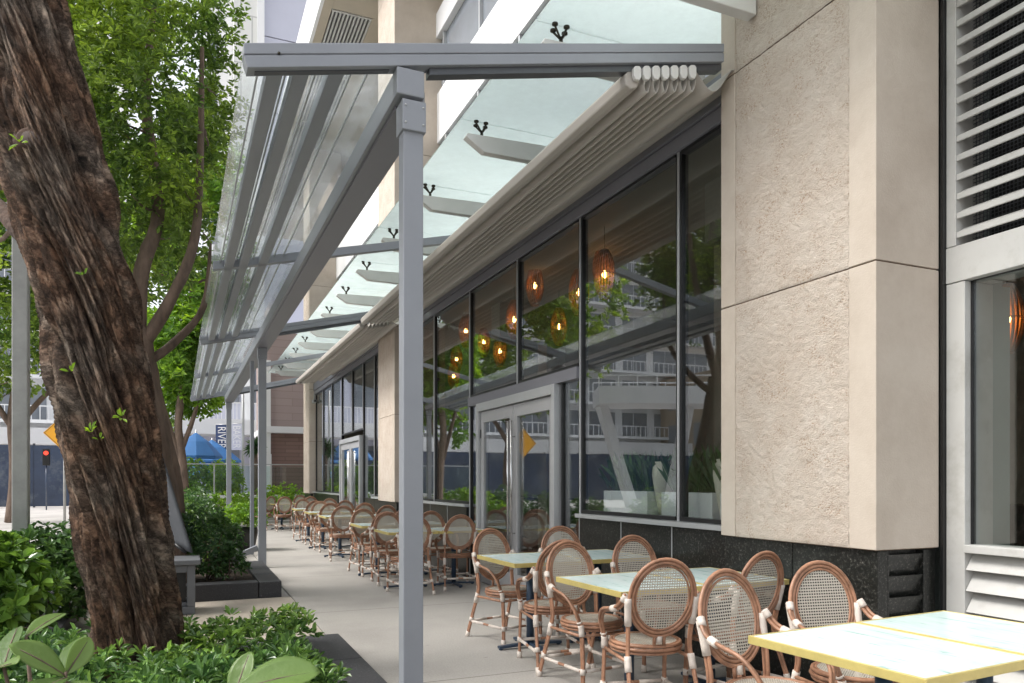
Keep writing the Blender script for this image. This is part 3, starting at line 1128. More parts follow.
# ---- the second tree, forking just behind the big trunk
tree('fork_tree', (-0.18, 9.95, 0),
     [([(0, 0, 0), (-0.103, 0, 1.31), (-0.275, 0, 2.43), (-0.361, 0.043, 3.21)], [0.25, 0.20, 0.17, 0.16]),
      ([(0.043, 0.258, 0), (-0, 0.258, 1.31), (-0.189, 0.172, 2.35), (-0.31, 0.129, 3.12)], [0.17, 0.15, 0.13, 0.12]),
      ([(-0.361, 0.043, 3.12), (-0.602, 0, 3.81), (-0.989, 0.086, 4.67), (-1.16, 0.172, 5.87), (-1.03, 0, 7.42)], [0.112, 0.088, 0.08, 0.068, 0.032]),
      ([(-0.361, 0.043, 3.03), (-0.31, 0, 3.89), (-0.129, 0.086, 4.67), (-0.258, 0.086, 5.87), (-0.172, 0.086, 7.25)], [0.112, 0.088, 0.076, 0.06, 0.032]),
      ([(-0.344, 0.043, 2.95), (-0, -0.086, 3.55), (0.275, -0.172, 4.32), (0.344, 0, 5.53), (0.361, 0, 6.73)], [0.088, 0.068, 0.056, 0.04, 0.024]),
      ([(-0.361, 0.043, 3.12), (-0.731, -0.172, 3.55), (-1.38, -0.43, 4.24), (-1.89, -0.688, 5.44)], [0.08, 0.068, 0.056, 0.024]),
      ([(-0.301, 0.043, 2.78), (0.043, 0.258, 3.12), (0.387, 0.43, 3.64), (0.473, 0.516, 4.5)], [0.064, 0.048, 0.04, 0.016])],
     [((-0.75, 0.2, 6.6), (1.45, 2.1, 2.7), 0.62), ((-1.9, 0.0, 6.0), (1.5, 1.8, 2.4), 0.3), ((-0.05, 0.6, 4.9), (0.65, 1.3, 1.2), 0.06), ((0.15, 0.9, 7.0), (0.85, 1.5, 2.3), 0.16)],
     6800, 0.088, 'forked brown tree with a dense green crown just behind the big trunk', 'leaf', 2, (1.0, 0.07), 220, 0.04)
tree('slender_tree', (0.0, 23.6, 0),
     [([(0, 0, 0), (-0.1, 0, 2.0), (-0.2, 0, 3.2), (0.1, 0, 5.5), (0.2, 0, 9)], [0.16, 0.13, 0.11, 0.09, 0.04]),
      ([(-0.15, 0, 2.2), (0.3, 0, 3.6), (0.6, 0, 5.2)], [0.08, 0.06, 0.03]),
      ([(-0.15, 0, 2.0), (-0.6, 0, 3.6), (-0.9, 0, 5.2)], [0.08, 0.06, 0.03])],
     [((0.1, 0, 8.0), (1.75, 1.8, 5.0), 0.8), ((-0.2, 0, 4.4), (1.3, 1.5, 2.2), 0.2)],
     3400, 0.19, 'slender tree with light green crown beside the far end of the pergola', 'leaf_y', 5, (0.6, -0.12), 80, 0.05)
tree('street_tree', (-5.4, 30.0, 0),
     [([(0, 0, 0), (0.1, 0, 2.0), (0, 0, 3.6), (0.3, 0, 6)], [0.22, 0.18, 0.15, 0.06]),
      ([(0, 0, 3.2), (-0.8, 0, 4.6), (-1.6, 0, 6)], [0.11, 0.08, 0.03]),
      ([(0, 0, 3.0), (1.0, 0, 4.4), (2.1, -0.2, 5.4)], [0.11, 0.08, 0.03])],
     [((0.0, 0, 9.5), (5.5, 4.0, 5.5), 1.0)],
     4200, 0.26, 'spreading green street tree seen left of the big trunk', 'leaf', 8, (0.5, -0.08), 80, 0.05)
for (x, y, sd_, lb) in [(-8.5, 3.0, 11, 'street tree mirrored at the right end of the shop windows')]:
    tree('street_tree', (x, y, 0),
         [([(0, 0, 0), (0.1, 0, 2.2), (0, 0, 4), (0.3, 0, 7)], [0.22, 0.18, 0.14, 0.05]),
          ([(0, 0, 3.4), (-1.2, 0.8, 5.6)], [0.10, 0.04]), ([(0, 0, 3.2), (1.2, -0.8, 5.4)], [0.10, 0.04])],
         [((0, 0, 7.0), (3.0, 3.2, 2.8), 1.0)], 1300, 0.20, lb, 'leaf', sd_, (0.45, -0.05), 60, 0.05)


# ---- shrubs
def shrub(name, blobs, dens, leaf, mat, label, k=7, group=None, cat='shrub', wr=0.45):
    c0 = blobs[0][0]
    o = thing(name, (c0[0], c0[1], 0.1), label, cat, group)
    allC, allA = [], []
    for (c, rad) in blobs:
        mb = MB()
        n = int(dens * (rad[0] * rad[1] + rad[0] * rad[2] + rad[1] * rad[2]))
        q = unit(RNG.normal(0, 1, (n, 3)))
        q[:, 2] = np.abs(q[:, 2]) * np.where(RNG.random(n) < 0.75, 1, -0.6)
        dist = RNG.uniform(0.55, 1.0, (n, 1))
        lump = np.array([1 + 0.28 * noise.noise(Vector(p * 2.2) + Vector(c)) for p in q])[:, None]
        P = q * dist * lump * np.array(rad) + np.array(c)
        P[:, 2] = np.maximum(P[:, 2], 0.14)
        allC.append(P)
        allA.append(q * 0.8 + np.array([0, 0, 0.6]) + RNG.normal(0, 0.25, q.shape))
        for j in range(max(4, int(rad[0] * 12))):
            t_ = P[random.randrange(n)]
            mb.tube([(c[0] + random.gauss(0, .05), c[1] + random.gauss(0, .05), 0.08), ((c[0] + t_[0]) / 2, (c[1] + t_[1]) / 2, t_[2] * 0.45 + 0.03), tuple(t_)], [0.012, 0.009, 0.004], 5)
        mb.build('stem', M['twig'], o)
    V, F = rosettes(np.concatenate(allC), np.concatenate(allA), k, leaf, leaf * wr, 0.5)
    np_mesh('foliage', V, F, M[mat], o)
    return o


shrub('broadleaf_bush', [((-2.15, 6.95, 0.50), (0.75, 0.5, 0.72)), ((-1.45, 7.2, 0.42), (0.45, 0.4, 0.55))], 330, 0.125, 'leaf_clusia', 'glossy broad-leaved bush at the left edge in front of the metal pole', 7, wr=0.58)
shrub('broadleaf_bush', [((-1.25, 8.2, 0.40), (0.5, 0.5, 0.66)), ((-0.95, 8.3, 0.45), (0.35, 0.4, 0.62))], 330, 0.085, 'leaf_shrub', 'dark bush showing between the left bush and the big trunk', 7, wr=0.5)
shrub('planter_shrub', [((0.22, 10.25, 0.52), (0.46, 0.40, 0.58)), ((-0.35, 10.3, 0.55), (0.5, 0.4, 0.65)), ((0.5, 10.1, 0.32), (0.22, 0.2, 0.24))], 420, 0.075, 'leaf_shrub', 'bluish green shrub filling the front of the raised granite planter', 7)
shrub('planter_shrub', [((0.32, 11.0, 0.55), (0.34, 0.35, 0.48)), ((-0.05, 11.3, 0.7), (0.42, 0.3, 0.55))], 380, 0.065, 'leaf_ground', 'lighter rounded shrub at the back of the raised granite planter', 7)
shrub('hedge', [((0.0, 13.5, 0.5), (0.5, 0.6, 0.6)), ((0.15, 15.0, 0.55), (0.42, 0.6, 0.6)), ((0.1, 17.2, 0.6), (0.5, 0.9, 0.65))], 260, 0.085, 'leaf_shrub', 'green hedge in the strip behind the second pergola post', 7, cat='hedge')
shrub('hedge', [((1.0, 24.6, 0.45), (1.1, 0.5, 0.55)), ((3.0, 26.6, 0.55), (1.6, 0.5, 0.7)), ((-1.5, 24.8, 0.5), (1.4, 0.6, 0.7))], 160, 0.13, 'leaf_y', 'far light green hedge below the glass railing', 6, cat='hedge')

# potted shrub
po = thing('plant_pot', (1.06, 16.0, 0), 'round black pot with a leafy shrub beside the walkway', 'potted plant')
MB().lathe([(0.17, 0), (0.24, 0.12), (0.28, 0.35), (0.27, 0.46), (0.245, 0.46), (0.24, 0.40)], (1.06, 16.0, 0), 24).build('pot', M['pot'], po)
q = unit(RNG.normal(0, 1, (240, 3)))
q[:, 2] = np.abs(q[:, 2])
V, F = rosettes(q * RNG.uniform(.5, 1, (240, 1)) * np.array([.48, .42, .48]) + np.array([1.04, 16.0, 0.50]), q + np.array([0, 0, .5]), 7, 0.075, 0.035)
np_mesh('foliage', V, F, M['leaf_y'], po)


# ---- ground cover under the big tree: one dense mat nobody could count
def ground_cover():
    n = 5200
    x = RNG.uniform(-3.4, 0.86, n)
    y = RNG.uniform(1.6, 6.1, n)
    ok = (x < 0.16 * y + 0.25)                   # the bed's planting thins out towards the kerb
    ok &= ((x + 0.3) ** 2 + (y - 5.6) ** 2 > 0.30 ** 2)
    x, y = x[ok], y[ok]
    h = np.array([0.30 + 0.13 * noise.noise(Vector((a * 1.3, b * 1.3, 0))) + 0.08 * noise.noise(Vector((a * 4, b * 4, 3))) for a, b in zip(x, y)])
    h = h * np.clip((0.16 * y + 0.35 - x) / 0.45, 0.45, 1.0)
    z = h + RNG.uniform(-0.12, 0.05, len(x))
    C = np.stack([x, y, np.maximum(z, 0.13)], -1)
    A = np.tile([0, 0, 1.0], (len(C), 1)) + RNG.normal(0, 0.38, C.shape)
    V, F = rosettes(C, A, 8, 0.072, 0.030, 0.55)
    o = np_mesh('ground_cover', V, F, M['leaf_ground'])
    tag(o, 'dense glossy green ground cover around the foot of the big trunk', 'ground cover', kind='stuff')


ground_cover()


# ---- near broad leaves sticking up into the bottom edge of the frame
def big_leaf(mb, base, tip, width, nrm, curl=0.12):
    base, tip, nrm = Vector(base), Vector(tip), Vector(nrm).normalized()
    d = tip - base
    L = d.length
    d.normalize()
    s_ = d.cross(nrm).normalized()
    u_ = s_.cross(d).normalized()
    nu, nv = 12, 8
    vs = []
    for i in range(nu + 1):
        f = i / nu
        wd = width * (math.sin(PI * min(1, f ** 1.35 * 0.98 + 0.02)) ** 0.62) * 0.5
        if i == 0:
            wd = width * 0.04
        if i == nu:
            wd = width * 0.05
        for j in range(nv + 1):
            g_ = (j / nv) * 2 - 1
            vs.append(base + d * L * f + s_ * wd * g_ + u_ * (abs(g_) ** 1.4 * wd * 0.28 - curl * L * f * f))
    fs = []
    for i in range(nu):
        for j in range(nv):
            a = i * (nv + 1) + j
            fs.append((a, a + 1, a + nv + 2, a + nv + 1))
    mb.add(vs, fs, 0, True)


def near_plant(label, root, leaves):
    o = thing('broadleaf_plant', root, label, 'plant', 'broad-leaved plants at the very front')
    ml, ms = MB(), MB()
    for (bu, bv, bd, tu, tv, td, wd, nrm) in leaves:
        b_, t_ = at(bu, bv, bd), at(tu, tv, td)
        big_leaf(ml, b_, t_, wd, nrm)
        ms.tube([b_, b_.lerp(t_, 0.5) + Vector((0, 0, 0.0005)) - Vector(nrm).normalized() * 0.12 * (t_ - b_).length * 0.25, b_.lerp(t_, 0.9) - Vector(nrm).normalized() * 0.12 * (t_ - b_).length * 0.81], [0.0022, 0.0015, 0.0006], 6)
        ms.tube([Vector(root), Vector(root).lerp(b_, 0.6) + Vector((0, 0, 0.05)), b_], [0.007, 0.005, 0.003], 6)
    lo = ml.build('foliage', M['leaf_near'], o)
    md = lo.modifiers.new('thickness', 'SOLIDIFY')
    md.thickness = 0.0012
    ms.build('stem', M['twig'], o)


near_plant('pale grey-green broad leaves fanning at the bottom left corner', at(45, 900, 1.5) * 1.0,
           [(26, 637, 1.5, 63, 607, 1.62, 0.046, (-0.2, -0.5, 1)),
            (66, 676, 1.45, 14, 641, 1.40, 0.066, (0, -0.5, 1)),
            (66, 672, 1.45, 78, 632, 1.55, 0.052, (-0.5, -0.8, 0.4)),
            (66, 674, 1.45, 92, 637, 1.5, 0.045, (0.6, -0.8, 0.4)),
            (66, 678, 1.45, 22, 690, 1.25, 0.06, (0, -0.4, 1)),
            (4, 668, 1.4, 14, 622, 1.5, 0.045, (-0.4, -0.8, 0.4)),
            (-8, 672, 1.4, 13, 658, 1.35, 0.05, (0, -0.5, 1)),
            (66, 682, 1.45, 100, 700, 1.3, 0.06, (0, -0.4, 1))])
near_plant('two rounded pale leaves rising at the bottom edge right of the trunk', at(250, 900, 1.45),
           [(232, 705, 1.5, 247, 650, 1.55, 0.052, (-0.6, -0.8, 0.3)),
            (236, 690, 1.4, 318, 664, 1.45, 0.095, (0, -0.45, 1)),
            (245, 700, 1.35, 300, 690, 1.2, 0.07, (0, -0.4, 1))])

# ------------------------------------------------------------------ the restaurant building
XW, XP = 3.80, 3.60
B0 = (3.8, 9.0, 0.0)
bld = thing('restaurant_building', B0, 'cream stone and glass restaurant front running down the right side of the walkway', 'building')


def pillar(y0, y1, top, xb, n_blocks_from=1.0):
    mb, rb = MB(), MB()
    z = n_blocks_from
    step = 1.66
    core = MB().box(XP + 0.012, xb - 0.012, y0 + 0.012, y1 - 0.012, 1.0, top)
    o = core.build('stone_pillar', M['jointdark'], bld)
    while z < top - 0.1:
        z1 = min(z + step, top)
        g_ = 0.0045
        # smooth margins, side and back as one ring; rough panel set in the front
        mb.box(XP, xb, y0, y0 + 0.19, z + g_, z1 - g_)
        mb.box(XP, xb, y1 - 0.15, y1, z + g_, z1 - g_)
        mb.box(XP + 0.02, xb, y0 + 0.195, y1 - 0.153, z + g_, z1 - g_)
        ny, nz_ = 100, 150
        ya, yb = y0 + 0.194, y1 - 0.1505
        if y0 < 5:
            vs, fs = [], []
            for i in range(ny + 1):
                for j in range(nz_ + 1):
                    yy = ya + (yb - ya) * i / ny
                    zj = z + g_ + (z1 - z - 2 * g_) * j / nz_
                    e = min(i, ny - i, j, nz_ - j)
                    h_ = noise.noise(Vector((1, yy * 26, zj * 34))) * 0.006 + noise.noise(Vector((4, yy * 9, zj * 11))) * 0.004
                    vs.append((XP + 0.003 - h_ * 0.9 + (0.004 if e < 1 else 0), yy, zj))
            for i in range(ny):
                for j in range(nz_):
                    a = i * (nz_ + 1) + j
                    fs.append((a, a + 1, a + nz_ + 2, a + nz_ + 1))
            rb.add(vs, fs, 0, True)
        else:
            rb.box(XP + 0.003, XP + 0.018, ya, yb, z + g_, z1 - g_)
        z = z1
    s1 = mb.build('smooth_margin', M['stone'], o, bevel=0.004)
    s2 = rb.build('rough_panel', M['rough'], o)
    return o


pillar(3.075, 4.42, 12.0, 4.12)
pillar(13.8, 15.1, 12.0, 4.6)
pillar(24.4, 25.7, 12.0, 4.6)

# dark granite base with joints
def granite_run(x, y0, y1, z0, z1, step=0.85):
    gm = MB()
    n = max(1, round((y1 - y0) / step))
    for i in range(n):
        a = y0 + (y1 - y0) * i / n + 0.003
        b = y0 + (y1 - y0) * (i + 1) / n - 0.003
        gm.box(x, x + 0.08, a, b, z0, z1)
    gm.build('granite_base', M['granite'], bld, bevel=0.003)


granite_run(3.64, 3.095, 4.42, 0, 0.997)
granite_run(3.74, 4.423, 6.85, 0, 1.018)
granite_run(3.74, 10.24, 13.797, 0, 1.018)
granite_run(3.64, 13.803, 15.097, 0, 0.997)
granite_run(3.74, 15.103, 17.0, 0, 1.018)
granite_run(3.74, 20.3, 24.397, 0, 1.018)
granite_run(3.64, 24.403, 25.7, 0, 0.997)
for y in (5.22, 6.02, 6.83, 11.1, 12.0, 12.9):
    MB().box(3.736, 3.80, y - 0.006, y + 0.006, 0.0, 1.016).build('joint_strip', M['silver'], bld)
MB().box(3.84, 3.9, 4.42, 6.85, 0, 1.0).box(3.84, 3.9, 10.24, 13.8, 0, 1.0).build('joint_backing', M['louvre'], bld)
# black louvre in the pillar's side foot
lv = MB()
for i in range(7):
    z = 0.10 + i * 0.125
    lv.prism_x([(3.14, z), (3.15, z), (3.112, z + 0.12), (3.102, z + 0.12)], 3.73, 4.02)
lv.box(3.722, 3.735, 3.1, 3.15, 0.02, 0.99)
lv.box(4.02, 4.12, 3.1, 3.15, 0.02, 0.99)
lv.box(3.735, 4.02, 3.15, 3.16, 0.02, 0.99)
lv.build('base_louvre', M['granite'], bld)

# sills, header
for (a, b) in ((4.423, 6.86), (10.22, 13.797), (15.103, 16.2), (19.95, 24.397)):
    MB().box(3.70, 3.80, a, b, 1.022, 1.062).build('sill', M['silver'], bld, bevel=0.003)
hd = MB()
for (a, b) in ((4.42, 13.8), (15.1, 24.4)):
    hd.box(3.745, 3.86, a, b, 4.15, 4.262)
    hd.box(3.725, 3.86, a, b, 4.27, 4.50)
hd.build('window_header', M['header'], bld, bevel=0.003)


def window(y0, y1, z0, z1):
    """framed pane: black gasket, silver front edge, glass"""
    o = thing('window', (XW, (y0 + y1) / 2, z0), None, None)
    o.parent = bld
    o.location = Vector((XW, (y0 + y1) / 2, z0)) - Vector(B0)
    L = Vector((XW, (y0 + y1) / 2, z0))
    t_ = 0.026
    f = MB()
    for (a, b, c, d) in ((y0 + 0.013, y0 + 0.013 + t_, z0 + 0.002, z1 - 0.002), (y1 - 0.013 - t_, y1 - 0.013, z0 + 0.002, z1 - 0.002)):
        f.box(XW - 0.02, XW + 0.05, a, b, c, d)
    f.box(XW - 0.03, XW + 0.05, y0 + 0.013 + t_, y1 - 0.013 - t_, z0 + 0.002, z0 + t_ + 0.01)
    f.box(XW - 0.03, XW + 0.05, y0 + 0.013 + t_, y1 - 0.013 - t_, z1 - t_, z1 - 0.002)
    fo = f.build('frame', M['black'], o, off=L)
    gl = MB().box(XW, XW + 0.010, y0 + 0.013 + t_, y1 - 0.013 - t_, z0 + t_ + 0.01, z1 - t_)
    go = gl.build('glass', M['glass'], o, off=L)
    return o




def mullion(y, z0, z1):
    MB().box(XW - 0.03, XW + 0.06, y - 0.012, y + 0.012, z0, z1).build('mullion', M['silver'], bld, bevel=0.002)


def door(y0, y1):
    o = thing('door', (XW, (y0 + y1) / 2, 0), None, None)
    o.parent = bld
    o.location = Vector((XW, (y0 + y1) / 2, 0)) - Vector(B0)
    L = Vector((XW, (y0 + y1) / 2, 0))
    xf, xb = XW - 0.10, XW + 0.06
    f = MB()
    f.box(xf, xb, y0, y0 + 0.075, 0.0, 2.47)
    f.box(xf, xb, y1 - 0.075, y1, 0.0, 2.47)
    f.box(xf, xb, y0 + 0.075, y1 - 0.075, 2.36, 2.47)
    f.build('door_frame', M['silver'], o, bevel=0.004, off=L)
    ym = (y0 + y1) / 2
    for (a, b, hs_) in ((y0 + 0.08, ym - 0.005, 1), (ym + 0.005, y1 - 0.08, -1)):
        lf = MB()
        x0, x1 = XW - 0.06, XW - 0.01
        st = 0.11
        lf.box(x0, x1, a, a + st, 0.01, 2.35)
        lf.box(x0, x1, b - st, b, 0.01, 2.35)
        lf.box(x0, x1, a + st, b - st, 2.20, 2.35)
        lf.box(x0, x1, a + st, b - st, 0.01, 0.24)
        le = lf.build('door_leaf', M['door_al'], o, bevel=0.003, off=L)
        gq = MB().box(XW - 0.04, XW - 0.03, a + st, b - st, 0.24, 2.20)
        q = gq.build('glass', M['glass'], le, off=L)
        hy = b - 0.05 if hs_ > 0 else a + 0.05
        hb = MB()
        hb.tube([(x0 - 0.05, hy, 0.55), (x0 - 0.05, hy, 2.15)], 0.015, 10)
        for z in (0.75, 1.95):
            hb.tube([(x0, hy, z), (x0 - 0.05, hy, z)], 0.009, 8)
        hb.build('handle', M['chrome'], le, off=L)
    hg = MB()
    for z in (2.05, 0.4):
        hg.box(x0 - 0.008, x0 - 0.001, y0 + 0.085, y0 + 0.105, z - 0.06, z + 0.06)
        hg.box(x0 - 0.008, x0 - 0.001, y1 - 0.105, y1 - 0.085, z - 0.06, z + 0.06)
    hg.build('hinge', M['black'], o, off=L)


ZS, ZH = 1.064, 4.148
# first bay
for (a, b) in ((4.43, 5.18), (5.18, 6.88)):
    window(a, b, ZS, ZH)
for (a, b) in ((6.88, 8.50), (8.50, 10.2)):
    window(a, b, 2.60, ZH)
for (a, b) in ((10.2, 11.9), (11.9, 13.5)):
    window(a, b, ZS, ZH)
window(6.88, 7.33, 0.02, 2.56)
window(9.76, 10.2, 0.02, 2.56)
for y in (5.18, 11.9, 13.5):
    mullion(y, ZS, ZH)
mullion(6.88, 0, ZH)
mullion(10.2, 0, ZH)
mullion(8.5, 2.6, ZH)
door(7.34, 9.75)
MB().box(XW - 0.06, XW + 0.08, 6.895, 10.185, 2.475, 2.598).build('transom', M['header'], bld)
MB().box(XW - 0.02, XW + 0.05, 13.515, 13.797, ZS, ZH).build('jamb_panel', M['header'], bld)
# second bay
ys = [15.12, 16.1, 17.35]
window(15.12, 16.2, ZS, ZH)
window(16.2, 17.35, 0.05, ZH)
window(17.35, 18.6, 2.6, ZH)
window(18.6, 19.95, 2.6, ZH)
window(19.95, 21.4, ZS, ZH)
window(21.4, 22.9, ZS, ZH)
window(22.9, 24.3, ZS, ZH)
for y in (16.2, 17.35, 18.6, 19.95, 21.4, 22.9):
    mullion(y, ZS if y > 20 or y < 17 else 2.6, ZH)
door(17.4, 19.9)

# interior shell
MB().box(10.4, 10.6, -3, 27, 0, 4.6).box(4.2, 10.4, 26.0, 26.2, 0, 4.6).box(4.3, 10.4, -3.2, -3, 0, 4.6).build('back_wall', M['interior'], bld)
MB().box(3.9, 10.4, -3, 26, 4.52, 4.7).box(5.0, 10.4, 6.0, 6.4, 3.9, 4.515).box(5.0, 10.4, 12.0, 12.4, 3.9, 4.515).build('ceiling', M['interior'], bld)
MB().box(3.9, 10.4, -3, 26, -0.05, 0.004).build('interior_floor', M['intdark'], bld)
MB().box(6.4, 6.8, 7.6, 8.0, 0.01, 4.5).box(6.4, 6.8, 13.0, 13.4, 0.01, 4.5).box(5.6, 6.2, 2.0, 2.5, 0.01, 4.5).build('interior_column', M['interior'], bld)
MB().box(9.3, 9.9, 5, 11, 0.01, 1.1).box(7.6, 8.4, 15, 20, 0.01, 1.0).build('counter', M['intdark'], bld)

# ---- upper storeys
XU = 4.5
MB().box(XU, 4.9, 3.0, 25.7, 4.72, 7.9).build('upper_glazing', M['far_glass'], bld)
for i in range(14):
    MB().box(XU - 0.05, XU - 0.003, 4.9 + i * 1.685 - 0.03, 4.9 + i * 1.685 + 0.03, 4.72, 7.897).build('upper_mullion', M['silver'], bld)
for i in range(14):
    MB().box(XU - 0.06, XU + 0.1, 4.42 + i * 1.55, 4.42 + i * 1.55 + 1.538, 7.903, 8.86).build('spandrel_panel', M['white'], bld)
MB().box(XU + 0.03, 4.9, 3.0, 25.7, 8.863, 9.93).build('strip_window', M['far_glass'], bld)
for i in range(12):
    MB().box(XU - 0.03, XU + 0.028, 4 + i * 1.9, 4.05 + i * 1.9, 8.863, 9.927).build('strip_mullion', M['silver'], bld)
MB().box(XU - 0.08, 4.9, 4.42, 25.7, 9.933, 10.4).build('upper_band', M['white'], bld)
MB().box(5.0, 8, 3.0, 25.7, 4.72, 12.0).build('upper_block', M['beige_soffit'], bld)
MB().box(2.80, 3.0, 3.0, 34, 12.003, 12.2).build('soffit_edge', M['beige_soffit'], bld)
MB().box(3.003, 8, 3.0, 17.0, 12.003, 12.2).build('soffit', M['beige_soffit'], bld)
MB().box(3.92, 8, 17.003, 34, 12.003, 12.2).build('soffit', M['beige_soffit'], bld)
gr = MB()
for i in range(11):
    x = 3.03 + i * 0.084
    gr.box(x, x + 0.042, 17.01, 34, 12.004, 12.06)
for i in range(7):
    gr.box(3.01, 3.915, 17.01 + i * 2.8, 17.07 + i * 2.8, 11.988, 12.001)
gr.build('soffit_grille', M['louvre'], bld)
MB().box(3.003, 3.917, 17.01, 34, 12.12, 12.19).build('grille_backing', M['header'], bld)
MB().box(2.72, 2.797, 3.0, 34, 11.98, 13.2).build('fascia', M['white'], bld)
MB().box(2.80, 8, 3.0, 34, 12.205, 13.2).build('upper_block', M['white'], bld)

# ---- right-hand louvre wall with window (plane x = 4.15)
XL = 4.15
lw = MB()
lw.box(4.125, 4.16, 3.052, 3.07, 0, 7)
lw.build('joint_strip', M['black'], bld)
fr_ = MB()
fr_.box(XL, XL + 0.25, 2.935, 3.05, 0, 2.565)
fr_.box(XL - 0.004, XL + 0.25, -1.0, 3.05, 2.57, 2.78)
fr_.box(XL, XL + 0.25, 2.99, 3.05, 2.785, 7)
fr_.box(XL - 0.02, XL + 0.2, -1.0, 2.932, 0.985, 1.03)
fr_.build('wall_frame', M['louvre'], bld, bevel=0.003)
ls = MB()
for i in range(34):
    z = 2.83 + i * 0.113
    ls.prism([(XL + 0.004, z), (XL + 0.010, z - 0.003), (XL + 0.075, z + 0.026), (XL + 0.070, z + 0.066), (XL + 0.020, z + 0.037), (XL + 0.004, z + 0.033)], -1.0, 2.988)
ls.build('louvre_slats', M['louvre'], bld)
ls = MB()
for i in range(8):
    z = 0.03 + i * 0.122
    ls.prism([(XL + 0.005, z), (XL + 0.015, z), (XL + 0.10, z + 0.115), (XL + 0.09, z + 0.120)], -1.0, 2.932)
ls.build('louvre_slats', M['louvre'], bld)
MB().box(XL + 0.3, XL + 0.34, -1, 3.05, 2.8, 7).box(XL + 0.2, XL + 0.24, -1, 2.93, 0, 0.98).build('louvre_backing', M['black'], bld)
# wire mesh behind the upper louvres
wm = MB()
for i in range(60):
    y = 2.99 - i * 0.022
    wm.box(XL + 0.15, XL + 0.153, y, y + 0.004, 2.8, 5.0)
for j in range(100):
    z = 2.8 + j * 0.022
    wm.box(XL + 0.154, XL + 0.157, 1.65, 2.99, z, z + 0.004)
wm.build('wire_mesh', M['steel_dk'], bld)
w3 = thing('window', (0, 0, 0), None, None)
w3.parent = bld
w3.location = Vector((XL, 1.5, 1.03)) - Vector(B0)
L3 = Vector((XL, 1.5, 1.03))
MB().box(XL + 0.06, XL + 0.07, -1.0, 2.92, 1.035, 2.565).build('glass', M['glass'], w3, off=L3)
MB().box(XL + 0.05, XL + 0.08, 2.921, 2.933, 1.032, 2.567).box(XL + 0.05, XL + 0.08, -1, 2.92, 2.567, 2.569).build('frame', M['black'], w3, off=L3)
MB().box(XL + 0.075, XL + 0.42, 2.945, 2.99, 1.0, 2.57).box(XL + 0.26, XL + 0.42, 2.99, 4.4, 0.0, 4.5).build('reveal', M['reveal'], bld)

# security camera on pillar 3
sc_ = thing('security_camera', (3.72, 24.35, 4.0), 'small grey security camera under the header by the far pillar', 'camera')
cb = MB().box(3.66, 3.76, 24.0, 24.3, 3.86, 3.96)
cb.box(3.70, 3.74, 24.1, 24.2, 3.96, 4.14)
cb.build('housing', M['pole'], sc_, bevel=0.01)
MB().tube([(3.71, 23.99, 3.91), (3.71, 23.96, 3.91)], 0.03, 12).build('lens', M['black'], sc_)

# ------------------------------------------------------------------ glass canopy over the facade
cn = thing('glass_canopy', (3.0, 9, 4.8), 'frosted glass canopy on pale pointed fins above the retracted awnings', 'canopy')
XG = 2.44
ys_j = [3.45 + 1.685 * i for i in range(-1, 14)]
for i in range(len(ys_j) - 1):
    MB().box(XG, 3.98, ys_j[i] + 0.008, ys_j[i + 1] - 0.008, 4.90, 4.915).build('glass_panel', M['frost'], cn)
for y in [4.08] + ys_j[2:-1]:
    if y < 3.08 + 0.0:
        continue
    x_end = 3.98 if y > 4.5 else 3.59
    fp = [(XG + 0.03, 4.72), (XG + 0.05, 4.755), (x_end, 4.80), (x_end, 4.60), (XG + 0.22, 4.60)]
    MB().prism(fp, y - 0.045, y + 0.045).build('fin', M['fin'], cn, bevel=0.006)
    s = MB()
    for dx in (0.15, 0.25):
        for dy in (-0.04, 0.04):
            s.lathe([(0.008, 0), (0.024, 0.010), (0.024, 0.024), (0.010, 0.028)], (XG + dx + dy * 0.3, y + dy, 4.865), 12)
            s.tube([(XG + dx + dy * 0.3, y + dy, 4.87), (XG + 0.21, y, 4.80)], 0.009, 6)
    s.tube([(XG + 0.21, y, 4.70), (XG + 0.21, y, 4.82)], 0.016, 8)
    s.build('spider_fitting', M['bronze'], cn)

# ------------------------------------------------------------------ pergola
PY = [4.22, 8.4, 12.65, 16.9, 21.1]
PA = R(0.6)
SL = 0.238
X0, X1 = 0.28, 3.485
ZL = 3.60        # underside of the cross beam at x = X0
PO = Vector((1.2, 4.3, 0))
pg = thing('pergola', PO, 'grey steel pergola with sloping cross beams and clear roof over the outdoor seating', 'pergola', rz=PA, local=True)


def zb(x):
    return ZL + (x - X0) * SL


def pb(mb, name, mat, bevel=0.004, parent=None):
    mb.v = [(p[0], p[1], p[2] - 0.008 * (p[1] - 4.3) if p[2] > 1 else p[2]) for p in mb.v]
    return mb.build(name, mat, parent or pg, bevel=bevel, off=PO)


def sbeam(mb, x0, x1, y0, y1, h0, h1, cut=0.0):
    """beam following the roof slope between offsets h0 and h1 above the underside line"""
    mb.add([(x0 + cut, y0, zb(x0) + h0), (x1, y0, zb(x1) + h0), (x1, y1, zb(x1) + h0), (x0 + cut, y1, zb(x0) + h0),
            (x0, y0, zb(x0) + h1), (x1, y0, zb(x1) + h1), (x1, y1, zb(x1) + h1), (x0, y1, zb(x0) + h1)],
           [(0, 3, 2, 1), (4, 5, 6, 7), (0, 1, 5, 4), (1, 2, 6, 5), (2, 3, 7, 6), (3, 0, 4, 7)])


